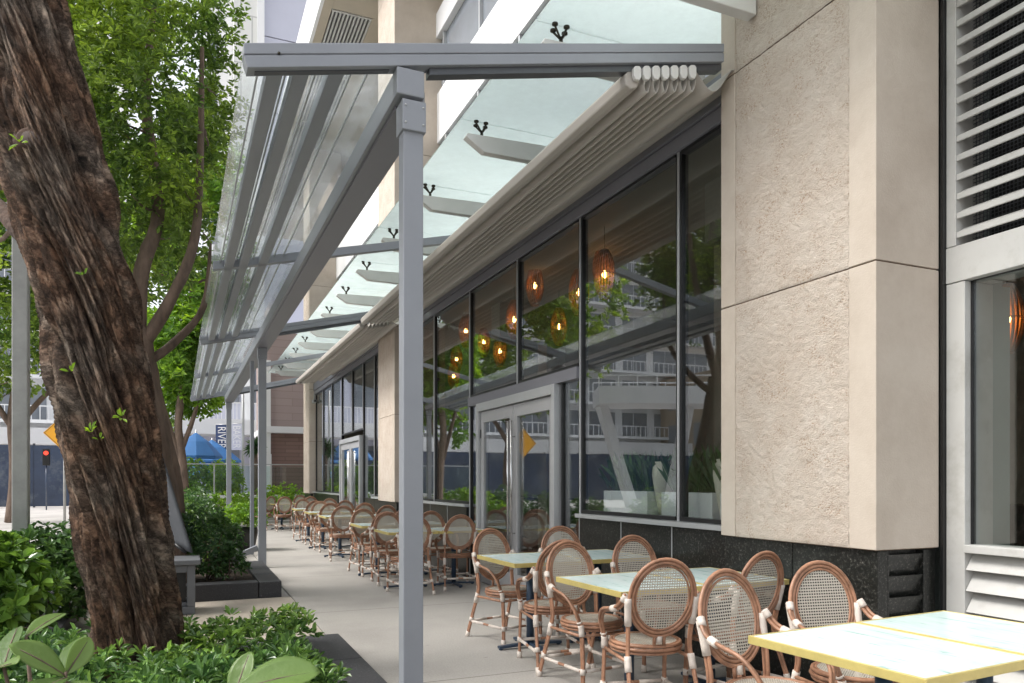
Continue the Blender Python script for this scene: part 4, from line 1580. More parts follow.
for i, y in enumerate(PY):
    heavy = i in (0, 2, 4)
    mb = MB()
    if heavy:
        sbeam(mb, X0, X1, y, y + 0.10, 0.0, 0.060, 0.02)
        sbeam(mb, X0 + 0.01, X1, y + 0.008, y + 0.092, 0.058, 0.070)
        sbeam(mb, X0, X1, y, y + 0.10, 0.068, 0.128)
    else:
        sbeam(mb, X0 + 0.02, X1, y, y + 0.08, 0.03, 0.12)
    pb(mb, 'cross_beam', M['steel'])
    if heavy:
        tr = MB()
        sbeam(tr, 1.32, X1, y + 0.03, y + 0.10, -0.045, -0.003)
        sbeam(tr, X0 + 0.06, 1.08, y + 0.04, y + 0.08, -0.01, -0.001)
        pb(tr, 'track', M['steel_dk'], 0)
        for sx in (X0 + 0.06,):
            pb(MB().tube([(sx + 0.12, y - 0.006, zb(sx + .12) + 0.069), (sx + 0.12, y + 0.001, zb(sx + .12) + 0.069)], 0.008, 8), 'bolt', M['bronze'], 0)
# long eaves beam on the posts
XB0, XB1 = 1.115, 1.28
ZB1 = zb(XB0) - 0.004
ZB0 = ZB1 - 0.155
lb = MB()
lb.box(XB0, XB1, PY[0] + 0.0, PY[4] + 0.12, ZB0, ZB1)
pb(lb, 'eaves_beam', M['steel'], 0.006)
pb(MB().box(XB0 + 0.03, XB1 + 0.055, PY[0] + 0.15, PY[4] + 0.1, ZB0 - 0.022, ZB0 - 0.002), 'gutter', M['header'])
pb(MB().box(XB1 + 0.002, XB1 + 0.05, PY[0] + 0.15, PY[4] + 0.1, ZB0 - 0.001, ZB0 + 0.12), 'gutter_side', M['steel'])
for i in (0, 2, 4):
    y = PY[i]
    mb = MB().box(1.158, 1.280, y + 0.02, y + 0.12, 0.012, ZB0 - 0.025)
    p_ = pb(mb, 'post', M['steel'], 0.006)
    pb(MB().box(1.148, 1.290, y - 0.002, y + 0.140, ZB0 - 0.20, ZB0 - 0.024), 'post_collar', M['steel'], 0.004)
    pb(MB().box(1.10, 1.29, y - 0.025, y + 0.165, 0.0, 0.014), 'base_plate', M['steel'], 0.002)
# drain pipe and brace at second post
y = PY[2]
pb(MB().box(1.06, 1.12, y + 0.35, y + 0.42, 0.19, 3.45), 'drain_pipe', M['steel'], 0.006)
pb(MB().bar((0.85, y - 0.1, 0.22), (1.14, y + 0.07, 0.32), 0.05, 0.09), 'foot_brace', M['steel'], 0.006)
# purlins
for x in (0.455, 0.60, 0.80):
    mb = MB()
    hw = 0.045
    mb.add([(x - hw, PY[0] + 0.125, zb(x - hw) + 0.03), (x + hw, PY[0] + 0.125, zb(x + hw) + 0.03), (x + hw, PY[4], zb(x + hw) + 0.03), (x - hw, PY[4], zb(x - hw) + 0.03),
            (x - hw, PY[0] + 0.125, zb(x - hw) + 0.113), (x + hw, PY[0] + 0.125, zb(x + hw) + 0.113), (x + hw, PY[4], zb(x + hw) + 0.113), (x - hw, PY[4], zb(x - hw) + 0.113)],
           [(0, 3, 2, 1), (4, 5, 6, 7), (0, 1, 5, 4), (1, 2, 6, 5), (2, 3, 7, 6), (3, 0, 4, 7)])
    pb(mb, 'purlin', M['steel'], 0.004)
for x in (0.375, 0.53, 0.70, 0.91, 1.01):
    mb = MB()
    hw = 0.005
    mb.add([(x - hw, PY[0] + 0.125, zb(x - hw) + 0.095), (x + hw, PY[0] + 0.125, zb(x + hw) + 0.095), (x + hw, PY[4], zb(x + hw) + 0.095), (x - hw, PY[4], zb(x - hw) + 0.095),
            (x - hw, PY[0] + 0.125, zb(x - hw) + 0.113), (x + hw, PY[0] + 0.125, zb(x + hw) + 0.113), (x + hw, PY[4], zb(x + hw) + 0.113), (x - hw, PY[4], zb(x - hw) + 0.113)],
           [(0, 3, 2, 1), (4, 5, 6, 7), (0, 1, 5, 4), (1, 2, 6, 5), (2, 3, 7, 6), (3, 0, 4, 7)])
    pb(mb, 'batten', M['silver'], 0)
for i in (0, 2, 4):
    for (bx, bz) in ((1.165, ZB0 - 0.06), (1.165, ZB0 - 0.16), (1.272, ZB0 - 0.06), (1.272, ZB0 - 0.16)):
        pb(MB().tube([(bx, PY[i] - 0.008, bz), (bx, PY[i] + 0.001, bz)], 0.0055, 8), 'bolt', M['silver'], 0)
for i in range(4):
    mb = MB()
    sbeam(mb, X0 + 0.004, XB1, PY[i] + 0.122, PY[i + 1] - 0.002, 0.117, 0.123)
    pb(mb, 'roof_sheet', M['roofsheet'], 0)


# ------------------------------------------------------------------ retracted fabric awnings
def awning(y0, y1, label, loops=6, drop=0.13, dark_end=True, shift=0.0):
    o = thing('retracted_awning', (3.0, (y0 + y1) / 2, 4.2), label, 'awning', 'folded cream awnings along the facade')

    def zt(x):
        return zb(x) - 0.05
    xs0 = 2.70 + shift
    bar_ = MB()
    z = zt(xs0)
    prof = [(xs0 - 0.01, z - 0.085), (xs0 - 0.02, z - 0.02), (xs0 + 0.01, z + 0.02), (xs0 + 0.09, z + 0.03), (xs0 + 0.10, z - 0.03), (xs0 + 0.08, z - 0.085), (xs0 + 0.03, z - 0.10)]
    bar_.prism(prof, y0, y1)
    bar_.build('front_rail', M['fabric'], o, bevel=0.01)
    pts = [(xs0 + 0.09, z - 0.06)]
    sp = (3.27 - xs0 - 0.12) / loops
    for i in range(loops):
        xa = xs0 + 0.12 + i * sp
        za = zt(xa)
        for k in range(9):
            a = k / 8
            xx = xa + sp * (0.06 + 0.84 * a)
            pts.append((xx, za + 0.238 * sp * a - drop * math.sin(PI * a) ** 0.6 - 0.008 + 0.012 * noise.noise(Vector((i, k * .7, 1)))))
    xe = xs0 + 0.12 + loops * sp
    ze = zt(xe)
    for k in range(1, 15):
        a = k / 14
        pts.append((xe + a * (3.735 - xe), ze + a * (4.335 - ze) - 0.10 * math.sin(PI * min(1, a * 1.6)) - 0.035 * math.sin(2 * PI * a)))
    n = len(pts)
    ny = 60
    vs, fs = [], []
    for j in range(ny + 1):
        yy = y0 + (y1 - y0) * j / ny
        for i, (x, z) in enumerate(pts):
            wv = 0.010 * noise.noise(Vector((x * 6, yy * 0.9, 2.0)))
            sag = -0.02 * math.sin(PI * j / ny)
            vs.append((x + wv * 0.5, yy, z + wv + sag))
    for j in range(ny):
        for i in range(n - 1):
            a = j * n + i
            fs.append((a, a + 1, a + n + 1, a + n))
    f = MB().add(vs, fs, 0, True).build('fabric', M['fabric'], o)
    md = f.modifiers.new('thickness', 'SOLIDIFY')
    md.thickness = 0.004
    for (yy, mt) in ((y0 - 0.035, 'fin'), (y1 + 0.005, 'steel_dk')):
        for i in range(loops + 1):
            xa = xs0 + 0.06 + i * sp
            zc = zt(xa) - 0.005
            c = MB()
            pr = [(xa - 0.03, zc - 0.035), (xa - 0.015, zc - 0.06), (xa + 0.015, zc - 0.06), (xa + 0.03, zc - 0.035), (xa + 0.03, zc + 0.02), (xa + 0.015, zc + 0.035), (xa - 0.015, zc + 0.03), (xa - 0.03, zc + 0.012)]
            c.prism(pr, yy, yy + 0.03)
            c.build('carrier', M[mt], o, bevel=0.004)
    return o


awning(4.27, 12.5, 'long folded cream awning packed against the near facade bay')
awning(12.85, 21.0, 'far folded cream awning packed beyond the second cross beam', shift=0.05)


# ------------------------------------------------------------------ chairs
def ell(cx, cz, rx, rz, y_of, n=36):
    P = []
    for i in range(n):
        a = 2 * PI * i / n
        z = cz + rz * math.sin(a)
        P.append(Vector((cx + rx * math.cos(a), y_of(z), z)))
    return P


def wrap(mb, pts, i0, i1, r):
    mb.tube(pts[i0:i1 + 1], r, 10, 1)


def spl(pts, sub=6):
    pts = [Vector(p) for p in pts]
    out_ = []
    m_ = len(pts)
    for i in range(m_ - 1):
        p0, p1, p2, p3 = pts[max(i - 1, 0)], pts[i], pts[i + 1], pts[min(i + 2, m_ - 1)]
        for k in range(sub):
            f = k / sub
            out_.append(0.5 * ((2 * p1) + (p2 - p0) * f + (2 * p0 - 5 * p1 + 4 * p2 - p3) * f * f + (3 * p1 - p0 - 3 * p2 + p3) * f ** 3))
    out_.append(pts[-1])
    return out_


def disc_uv(name, pts, ctr, parent, mat, ax=(0, 1)):
    me = bpy.data.meshes.new(name)
    n = len(pts)
    me.from_pydata([tuple(ctr)] + [tuple(p) for p in pts], [], [(0, i + 1, (i + 1) % n + 1) for i in range(n)])
    me.materials.append(mat)
    uvl = me.uv_layers.new(name='UVMap')
    for lp in me.loops:
        co = me.vertices[lp.vertex_index].co
        uvl.data[lp.index].uv = (co[ax[0]] + 5, co[ax[1]] + 5)
    o = bpy.data.objects.new(name, me)
    COL.objects.link(o)
    o.parent = parent
    return o


def make_chair():
    c = thing('bistro_chair', (0, 0, 0), 'chair', 'chair', 'rattan chairs along the walkway', local=True)
    mats = [M['rattan'], M['wrap']]

    def yb(z):
        return -0.205 - (z - 0.5) * 0.20
    # back: three concentric rattan hoops round the cane
    mb = MB()
    for (rx, rz_, dy, r_) in ((0.200, 0.225, 0.0, 0.0110), (0.180, 0.205, -0.003, 0.0098), (0.163, 0.188, 0.0, 0.0062)):
        P = ell(0, 0.735, rx, rz_, lambda z, dy=dy: yb(z) + dy)
        mb.tube(P, r_, 8, 0, closed=True)
    mb.tube([(-0.03, yb(0.51), 0.515), (-0.03, -0.20, 0.455)], 0.010, 6)
    mb.tube([(0.03, yb(0.51), 0.515), (0.03, -0.20, 0.455)], 0.010, 6)
    mb.tube([(0, yb(.51), 0.512), (0, -0.2, 0.47)], 0.019, 8, 1)
    bk = mb.build('backrest', mats, c, off=(0, 0, 0))
    P = ell(0, 0.735, 0.165, 0.190, yb)
    disc_uv('cane_panel', P, (0, yb(0.735), 0.735), bk, M['cane'], (0, 2))
    # seat
    mb = MB()
    for (r_, z, t_) in ((0.205, 0.447, 0.0105), (0.211, 0.425, 0.0105), (0.203, 0.404, 0.0095), (0.188, 0.451, 0.006)):
        P = [Vector((r_ * math.cos(2 * PI * i / 32), r_ * math.sin(2 * PI * i / 32) * 0.98, z)) for i in range(32)]
        mb.tube(P, t_, 8, 0, closed=True)
    st = mb.build('seat', mats, c, off=(0, 0, 0))
    P = [Vector((0.19 * math.cos(2 * PI * i / 32), 0.19 * math.sin(2 * PI * i / 32), 0.452)) for i in range(32)]
    disc_uv('cane_panel', P, (0, 0, 0.456), st, M['cane'], (0, 1))

    def pair(mb, pts, offv, r_=0.0098):
        offv = Vector(offv)
        mb.tube([p + offv for p in pts], r_, 8)
        mb.tube([p - offv for p in pts], r_, 8)
    for sx in (-1, 1):
        # rear leg runs on up to the side of the hoop
        mb = MB()
        pts = spl([(sx * 0.215, -0.345, 0.0), (sx * 0.205, -0.285, 0.18), (sx * 0.195, -0.215, 0.38), (sx * 0.19, -0.205, 0.50), (sx * 0.207, yb(0.70) - 0.005, 0.74)], 6)
        pair(mb, pts, (0, 0.0098, 0.002))
        wrap(mb, pts, 0, 2, 0.0203)
        wrap(mb, pts, 10, 13, 0.0207)
        wrap(mb, pts, 20, 24, 0.0207)
        wrap(mb, pts, 5, 6, 0.0203)
        mb.build('leg', mats, c, off=(0, 0, 0))
        # front leg
        mb = MB()
        pts = spl([(sx * 0.205, 0.185, 0.0), (sx * 0.202, 0.18, 0.2), (sx * 0.200, 0.165, 0.40), (sx * 0.208, 0.155, 0.47)], 6)
        pair(mb, pts, (0, 0.0098, 0))
        wrap(mb, pts, 0, 2, 0.0203)
        wrap(mb, pts, 4, 5, 0.0203)
        wrap(mb, pts, 11, 15, 0.0207)
        mb.build('leg', mats, c, off=(0, 0, 0))
        # arm: rises from the front leg, sweeps back to the hoop
        mb = MB()
        pts = spl([(sx * 0.208, 0.155, 0.46), (sx * 0.235, 0.13, 0.55), (sx * 0.250, 0.05, 0.625), (sx * 0.248, -0.08, 0.655), (sx * 0.235, -0.18, 0.685), (sx * 0.214, yb(0.74) + 0.012, 0.755)], 6)
        pair(mb, pts, (sx * 0.008, 0, 0.006))
        wrap(mb, pts, 19, 22, 0.0207)
        wrap(mb, pts, 27, 30, 0.0207)
        wrap(mb, pts, 0, 1, 0.0207)
        mb.build('arm', mats, c, off=(0, 0, 0))
    # stretchers
    mb = MB()
    z = 0.145
    fl, fr, rl, rr = Vector((-0.203, 0.182, z)), Vector((0.203, 0.182, z)), Vector((-0.208, -0.30, z)), Vector((0.208, -0.30, z))
    for (a, b) in ((fl, rl), (fr, rr), (rl, rr), (fl, fr)):
        mb.tube([a, b], 0.0105, 8)
        d = b - a
        mb.tube([a + d * 0.06, a + d * 0.42], 0.0125, 8, 1)
        mb.tube([a + d * 0.58, a + d * 0.94], 0.0125, 8, 1)
    for (a, b) in ((Vector((-0.2, 0.17, 0.375)), Vector((-0.2, -0.22, 0.375))), (Vector((0.2, 0.17, 0.375)), Vector((0.2, -0.22, 0.375))), (Vector((-0.2, 0.17, 0.375)), Vector((0.2, 0.17, 0.375)))):
        mb.tube([a, b], 0.011, 8)
    mb.build('stretcher', mats, c, off=(0, 0, 0))
    return c


def make_table():
    t = thing('cafe_table', (0, 0, 0), 'table', 'table', 'marble topped cafe tables', local=True)
    hx, hy = 0.325, 0.39
    bw = 0.012
    mb = MB()
    mb.box(-hx, hx, -hy, -hy + bw, 0.722, 0.756)
    mb.box(-hx, hx, hy - bw, hy, 0.722, 0.756)
    mb.box(-hx, -hx + bw, -hy + bw, hy - bw, 0.722, 0.756)
    mb.box(hx - bw, hx, -hy + bw, hy - bw, 0.722, 0.756)
    mb.build('brass_edge', M['brass'], t, off=(0, 0, 0), bevel=0.002)
    MB().box(-hx + bw + .002, hx - bw - .002, -hy + bw + .002, hy - bw - .002, 0.724, 0.7545).build('tabletop', M['marble'], t, off=(0, 0, 0))
    MB().box(-0.13, 0.13, -0.13, 0.13, 0.712, 0.722).tube([(0, 0, 0.03), (0, 0, 0.715)], 0.032, 16).build('pedestal', M['navy'], t, off=(0, 0, 0))
    b = MB()
    for k in range(4):
        a = PI / 4 * 0 + k * PI / 2
        d = Vector((math.cos(a), math.sin(a), 0))
        b.bar(d * 0.03 + Vector((0, 0, 0.035)), d * 0.29 + Vector((0, 0, 0.022)), 0.05, 0.022)
        b.lathe([(0.018, 0), (0.018, 0.016)], (d.x * 0.27, d.y * 0.27, 0), 10)
    b.build('base', M['navy'], t, off=(0, 0, 0), bevel=0.003)
    return t


chair0 = make_chair()
table0 = make_table()
used = {'c': False, 't': False}


def put(kind, x, y, rz, label):
    src = chair0 if kind == 'c' else table0
    if not used[kind]:
        used[kind] = True
        o = src
    else:
        o = copy_tree(src)
    o.location = (x, y, 0)
    o.rotation_euler = (0, 0, rz)
    o['label'] = label
    return o


FA, TO = 0.0, PI     # FA: faces +y (away from the camera); TO: faces -y (towards it)
# table pairs: (x of left table, y, rotation, which)
T = [
    (2.50, 2.10, 4, 'nearest marble table at the bottom right corner, left of its pair', 'nearest marble table at the bottom right corner, on the wall side of its pair'),
    (2.62, 4.12, 2, 'second marble table from the camera, walkway side, between chairs back to back', 'second marble table from the camera, wall side, before the dark granite'),
    (2.66, 5.72, 1, 'third marble table, walkway side, in front of the glass door', 'third marble table, wall side, in front of the glass door'),
    (2.64, 9.55, 0, 'marble table just past the door, walkway side, mostly behind the front post', 'marble table just past the door, wall side, before the dark sill'),
    (2.62, 11.03, 0, 'second marble table past the door, walkway side, left of the front post', 'second marble table past the door, wall side, hidden behind the front post'),
    (2.62, 14.0, 0, 'marble table beside the second stone pillar, walkway side', 'marble table beside the second stone pillar, wall side'),
    (2.62, 15.9, 0, 'marble table beyond the second stone pillar, walkway side', 'marble table beyond the second stone pillar, wall side'),
    (2.62, 17.9, 0, 'marble table before the far door, walkway side', 'marble table before the far door, wall side'),
    (2.55, 22.6, 0, 'farthest marble table, walkway side, near the last pillar', 'farthest marble table, wall side, near the last pillar'),
]
for (x, y, rz, l1, l2) in T:
    a = R(rz)
    put('t', x, y, a, l1)
    put('t', x + 0.665 * math.cos(a), y + 0.665 * math.sin(a), a, l2)
CH = [
    (2.46, 2.66, TO, 4, 'large rattan chair nearest the camera, its cane back left of the corner table'),
    (3.09, 2.76, TO, -6, 'rattan chair against the dark granite just behind the corner tables'),
    (2.53, 3.80, FA, -7, 'rattan chair seen from behind at the second table, right of the marble top'),
    (3.24, 3.90, FA, 5, 'rattan chair between the wall and the near chairs, dark in the shade of the pillar'),
    (2.57, 4.52, TO, 4, 'rattan chair facing the camera at the second table, cane back above the marble'),
    (3.28, 4.82, TO, 0, 'rattan chair by the wall under the window with the planter boxes'),
    (2.60, 5.2, FA, -5, 'rattan chair with its back to the camera at the third table, hidden behind another chair'),
    (2.62, 6.07, TO, 9, 'rattan chair at the walkway end of the third table, in front of the glass door'),
    (3.27, 6.13, TO, -4, 'rattan chair by the wall in front of the right leaf of the glass door'),
    (2.56, 9.15, FA, 3, 'rattan chair cut by the front post, just past the door on the walkway side'),
    (3.28, 9.4, FA, -4, 'rattan chair right of the front post, seen from behind before the left door jamb'),
    (2.57, 10.02, TO, -3, 'rattan chair left of the front post, behind the first far table on the walkway side'),
    (3.28, 10.12, TO, 3, 'rattan chair by the wall right of the front post, half hidden by another'),
    (2.58, 10.72, FA, 2, 'rattan chair back to back with the one left of the front post'),
    (2.56, 11.35, TO, 3, 'rattan chair two left of the front post, behind a marble table'),
    (3.26, 11.6, TO, -5, 'rattan chair on the wall side hidden behind the front post'),
    (2.56, 13.5, FA, -4, 'rattan chair seen from behind, standing clear on the walkway left of its neighbours'),
    (3.28, 13.5, FA, 4, 'rattan chair below the second stone pillar, first of the wall side row'),
    (2.60, 15.3, FA, 2, 'rattan chair on the walkway side level with the far end of the second pillar'),
    (3.28, 15.10, FA, -2, 'rattan chair by the wall just beyond the second stone pillar'),
    (2.62, 16.1, TO, -4, 'rattan chair facing the camera beyond the second pillar on the walkway side'),
    (3.28, 17.20, FA, 0, 'rattan chair by the wall in front of the far door'),
    (2.62, 17.20, FA, 0, 'rattan chair on the walkway side in front of the far door'),
    (2.62, 18.25, TO, 5, 'rattan chair facing the camera on the walkway side past the far door'),
    (3.28, 18.60, TO, 0, 'rattan chair by the wall past the far door'),
    (2.52, 21.9, FA, 0, 'small far rattan chair standing alone at the left end of the row'),
    (3.20, 21.9, FA, 3, 'small far rattan chair next to the left end of the row, wall side'),
    (2.05, 22.6, FA, 25, 'farthest rattan chair, leftmost, beside the second pergola post'),
    (3.20, 23.3, TO, 0, 'small far rattan chair close to the last stone pillar'),
]
for (x, y, f, dr, lb) in CH:
    put('c', x, y, f + R(dr * 1.6), lb)

# ------------------------------------------------------------------ pendants and window plants
LAMPS = [(5.5, 10.73, 3.88, 'wicker pendant lamp glowing above the right door leaf'),
         (5.5, 13.2, 3.88, 'wicker pendant lamp left of the door lamp, hanging lowest'),
         (4.7, 10.7, 3.92, 'wicker pendant lamp in the pane above the left door leaf'),
         (4.7, 8.6, 3.86, 'wicker pendant lamp cut by the mullion above the right door jamb'),
         (4.7, 7.95, 3.93, 'wicker pendant lamp in the tall pane right of the door'),
         (5.5, 15.7, 4.10, 'wicker pendant lamp farthest left, at mid height'),
         (5.5, 15.9, 3.75, 'wicker pendant lamp farthest left, lowest of the cluster'),
         (4.7, 12.9, 4.15, 'wicker pendant lamp high up at the left end'),
         (4.75, 10.05, 4.30, 'wicker pendant lamp high in the pane above the left door leaf'),
         (5.2, 8.85, 4.30, 'wicker pendant lamp near the ceiling right of the door, above another'),
         (5.6, 14.3, 4.25, 'wicker pendant lamp high behind the left panes'),
         (6.6, 4.28, 2.82, 'small warm pendant behind the right-hand window')]


def make_lamp():
    l = thing('pendant_lamp', (0, 0, 0), 'lamp', 'lamp', 'wicker pendant lamps inside the restaurant', local=True)
    mb = MB()
    for k in range(20):
        a = 2 * PI * k / 20
        pts = []
        for i in range(9):
            f = i / 8
            r_ = 0.05 + 0.085 * math.sin(PI * f) ** 0.8
            pts.append((r_ * math.cos(a), r_ * math.sin(a), -0.31 + 0.62 * f))
        mb.tube(pts, 0.010, 5)
    for z, r_ in ((-0.31, 0.055), (0.31, 0.055), (0, 0.137)):
        mb.tube([(r_ * math.cos(2 * PI * i / 20), r_ * math.sin(2 * PI * i / 20), z) for i in range(20)], 0.007, 5, closed=True)
    mb.build('lamp_shade', M['wicker'], l, off=(0, 0, 0))
    MB().lathe([(0.004, -0.045), (0.026, -0.03), (0.032, 0), (0.02, 0.035), (0.008, 0.05)], (0, 0, 0), 12).build('bulb', M['bulb'], l, off=(0, 0, 0))
    MB().tube([(0, 0, 0.05), (0, 0, 0.62)], 0.004, 5).build('cord', M['black'], l, off=(0, 0, 0))
    return l


lamp0 = make_lamp()
for i, (x, y, z, lb) in enumerate(LAMPS):
    o = lamp0 if i == 0 else copy_tree(lamp0)
    o.location = (x, y, z)
    o.scale = (0.95, 0.95, 0.95)
    o['label'] = lb


def grass_tuft(C, n, h, parent, mat='leaf_shrub'):
    C = np.array(C)
    P = np.tile(C, (n, 1)) + RNG.normal(0, 0.03, (n, 3)) * np.array([1, 1, 0])
    D = np.stack([RNG.normal(0, 0.35, n), RNG.normal(0, 0.35, n), np.ones(n)], -1)
    V, F = leaf_arrays(P, D, RNG.normal(0, 1, (n, 3)), h * RNG.uniform(0.6, 1.1, n), np.full(n, 0.022))
    return np_mesh('foliage', V, F, M[mat], parent)


for (y0, y1, lb) in ((5.95, 6.75, 'white planter box of tall grass at the left end of the window'), (5.0, 5.72, 'white planter box of tall grass in the middle of the window'), (4.45, 4.9, 'white planter box of grass in the narrow pane by the near pillar')):
    o = thing('planter_box', (4.1, (y0 + y1) / 2, 1.0), lb, 'planter', 'white planter boxes behind the glass')
    MB().box(3.98, 4.22, y0, y1, 0.9, 1.30).build('box', M['white'], o, bevel=0.006)
    for k in range(4):
        grass_tuft((4.1, y0 + (y1 - y0) * (k + 0.5) / 4, 1.28), 45, 0.42, o)
    MB().box(4.0, 4.2, y0 + .02, y1 - .02, 0.01, 0.9).build('stand', M['intdark'], o)
for (y, lb) in ((5.83, 'tall cream vase between two planter boxes'), (4.95, 'tall cream vase beside the near pillar')):
    o = thing('vase', (4.08, y, 1.08), lb, 'vase', 'cream vases in the window')
    MB().lathe([(0.04, 0), (0.055, 0.08), (0.085, 0.25), (0.105, 0.38), (0.095, 0.45), (0.07, 0.48), (0.08, 0.50), (0.06, 0.50), (0.05, 0.46)], (4.08, y, 1.08), 24).build('body', M['vase'], o)
    MB().box(4.0, 4.16, y - 0.07, y + 0.07, 0.01, 1.08).build('stand', M['intdark'], o)

# ------------------------------------------------------------------ grey cabinet with raised lid
cx, cy = -0.06, 8.75
cab = thing('grey_cabinet', (cx, cy, 0), 'grey cabinet with a tall slanted cover leaning from its top, right of the big trunk', 'cabinet')
cb = MB()
cb.box(cx - 0.36, cx + 0.15, cy - 0.2, cy + 0.25, 0.0, 0.08)
cb.box(cx - 0.36, cx - 0.30, cy - 0.2, cy + 0.25, 0.08, 0.52)
cb.box(cx + 0.07, cx + 0.15, cy - 0.2, cy + 0.25, 0.08, 0.52)
cb.box(cx - 0.30, cx + 0.07, cy - 0.16, cy + 0.24, 0.08, 0.12)
cb.box(cx - 0.30, cx + 0.07, cy - 0.20, cy + 0.24, 0.44, 0.52)
cb.box(cx - 0.13, cx - 0.09, cy - 0.195, cy - 0.15, 0.12, 0.44)
cb.build('body', M['cabinet'], cab, bevel=0.006)
MB().box(cx - 0.29, cx + 0.06, cy - 0.1, cy - 0.08, 0.12, 0.44).build('opening', M['black'], cab)
MB().box(cx - 0.42, cx + 0.20, cy - 0.26, cy + 0.3, 0.523, 0.575).build('top', M['cabinet'], cab, bevel=0.008)
a1, a2 = at(149, 414, 8.5), at(154, 432, 8.3)
p = [at(140, 536, 8.35), at(191, 553, 8.15), at(152, 428, 8.55), at(128, 420, 8.7)]
vs, fs = [], []
nu = 16
for i in range(nu + 1):
    f = i / nu
    L_, R__ = p[0].lerp(p[3], f), p[1].lerp(p[2], f)
    for j in range(nu + 1):
        g_ = j / nu
        q = L_.lerp(R__, g_)
        q = q + Vector((0.0, -0.05 * math.sin(PI * f) + 0.02 * math.sin(g_ * 9 + f * 2), 0.02 * math.sin(PI * g_)))
        vs.append(q)
for i in range(nu):
    for j in range(nu):
        a = i * (nu + 1) + j
        fs.append((a, a + 1, a + nu + 2, a + nu + 1))
lid = MB().add(vs, fs, 0, True).build('slanted_cover', M['lidcover'], cab)
md = lid.modifiers.new('thickness', 'SOLIDIFY')
md.thickness = 0.03
MB().tube([at(168, 538, 8.3), at(180, 548, 8.2), at(186, 552, 8.2)], 0.02, 8).build('hinge_arm', M['black'], cab)

# ------------------------------------------------------------------ square metal pole at left
pc = at(21, 481, 7.0)
po_ = thing('metal_pole', (pc.x, pc.y, 0), 'square galvanised metal pole rising behind the left bush', 'pole')
MB().box(pc.x - 0.064, pc.x + 0.064, pc.y - 0.064, pc.y + 0.064, 0.01, 4.2).build('shaft', M['pole'], po_, bevel=0.01)
MB().box(pc.x - 0.13, pc.x + 0.13, pc.y - 0.13, pc.y + 0.13, 0.0, 0.016).build('base_plate', M['pole'], po_)

# ------------------------------------------------------------------ far street side
# navy hoarding
hz = thing('hoarding', (-14, 46.5, 0), 'tall navy blue hoarding across the plaza behind the pole', 'hoarding')
hb = MB()
for i in range(13):
    x = -36 + i * 2.6
    hb.box(x + 0.01, x + 2.59, 46.5, 46.56, 0.05, 3.3)
hb.build('panel', M['navy_board'], hz)
hp = MB()
for i in range(14):
    x = -36 + i * 2.6
    hp.box(x - 0.05, x + 0.05, 46.57, 46.67, 0, 3.4)
hp.build('post', M['steel_dk'], hz)
# balcony block
ap = thing('apartment_block', (-22, 60, 0), 'white apartment block with rows of balconies beyond the hoarding', 'building')
MB().box(-52, -4.5, 60, 72, 0, 34).build('wall', M['far_white'], ap)
MB().box(-54, -3.6, 55, 60, 3.7, 4.75).build('podium_slab', M['far_white'], ap)
for k in range(9):
    z = 5.3 + k * 3.0
    sl = MB()
    sl.box(-51, -5, 58.6, 60, z, z + 0.22)
    s_ = sl.build('balcony', M['far_white'], ap)
    rl = MB()
    rl.box(-51, -5, 58.62, 58.66, z + 1.1, z + 1.18)
    for j in range(93):
        rl.box(-51 + j * 0.5, -50.95 + j * 0.5, 58.62, 58.66, z + 0.22, z + 1.1)
    rl.build('railing', M['far_white'], s_)
    wn = MB()
    for j in range(13):
        x = -50 + j * 3.5
        wn.box(x, x + 1.4, 59.96, 60, z + 0.3, z + 2.5)
        wn.box(x + 1.5, x + 2.7, 59.96, 60, z + 0.3, z + 2.5)
    wn.build('window', M['far_glass'], ap)
# tower behind, with the tiled corner
tw = thing('tower', (6, 52, 0), 'tall white and lavender tower rising behind the pergola roof', 'building')
MB().box(2.85, 4.3, 52, 66, 0, 60).build('tiled_wall', M['towertile'], tw)
MB().box(4.303, 4.75, 51.8, 66, 0, 60).build('white_pier', M['far_white'], tw)
lv = MB()
for k in range(11):
    lv.box(4.753, 14, 52.1, 66, 6.0 + k * 5.0, 10.93 + k * 5.0)
lv.build('lavender_panel', M['lav'], tw)
MB().box(4.76, 14, 52.2, 66, 0, 60.5).build('joint_backing', M['steel_dk'], tw)
MB().box(1.2, 2.84, 53, 66, 0, 60).build('side_wall', M['far_white'], tw)
ds = MB()
for k in range(14):
    ds.box(1.19, 1.2, 53.5, 62, 7 + k * 4, 9 + k * 4)
    ds.box(1.5, 1.9, 52.96, 53, 5 + k * 4, 8 + k * 4)
ds.build('window', M['far_glass'], tw)
# riverside terrace building
rb_ = thing('terrace_building', (1, 48, 0), 'low building with a white awning band and balcony rail behind the blue parasols', 'building')
MB().box(-4, 9, 47, 51, 0, 10).build('wall', M['lav'], rb_)
MB().box(-5, 8, 44.5, 47, 4.0, 4.85).build('white_band', M['far_white'], rb_)
rl = MB()
rl.box(-5, 8, 44.6, 44.64, 5.75, 5.82)
for j in range(66):
    rl.box(-5 + j * 0.2, -4.96 + j * 0.2, 44.6, 44.64, 4.85, 5.75)
rl.build('railing', M['far_white'], rb_)
MB().box(0.6, 1.3, 46.8, 47, 4.85, 10).box(3.0, 3.7, 46.8, 47, 4.85, 10).box(2.0, 2.2, 44.5, 44.8, 0, 4.0).build('pier', M['far_white'], rb_)
w_ = MB()
for i in range(5):
    w_.box(-3.6 + i * 2.4, -1.9 + i * 2.4, 46.94, 46.99, 0.3, 3.6)
    w_.box(-3.6 + i * 2.4, -1.9 + i * 2.4, 46.94, 46.99, 6.0, 9.2)
w_.build('window', M['far_glass'], rb_)
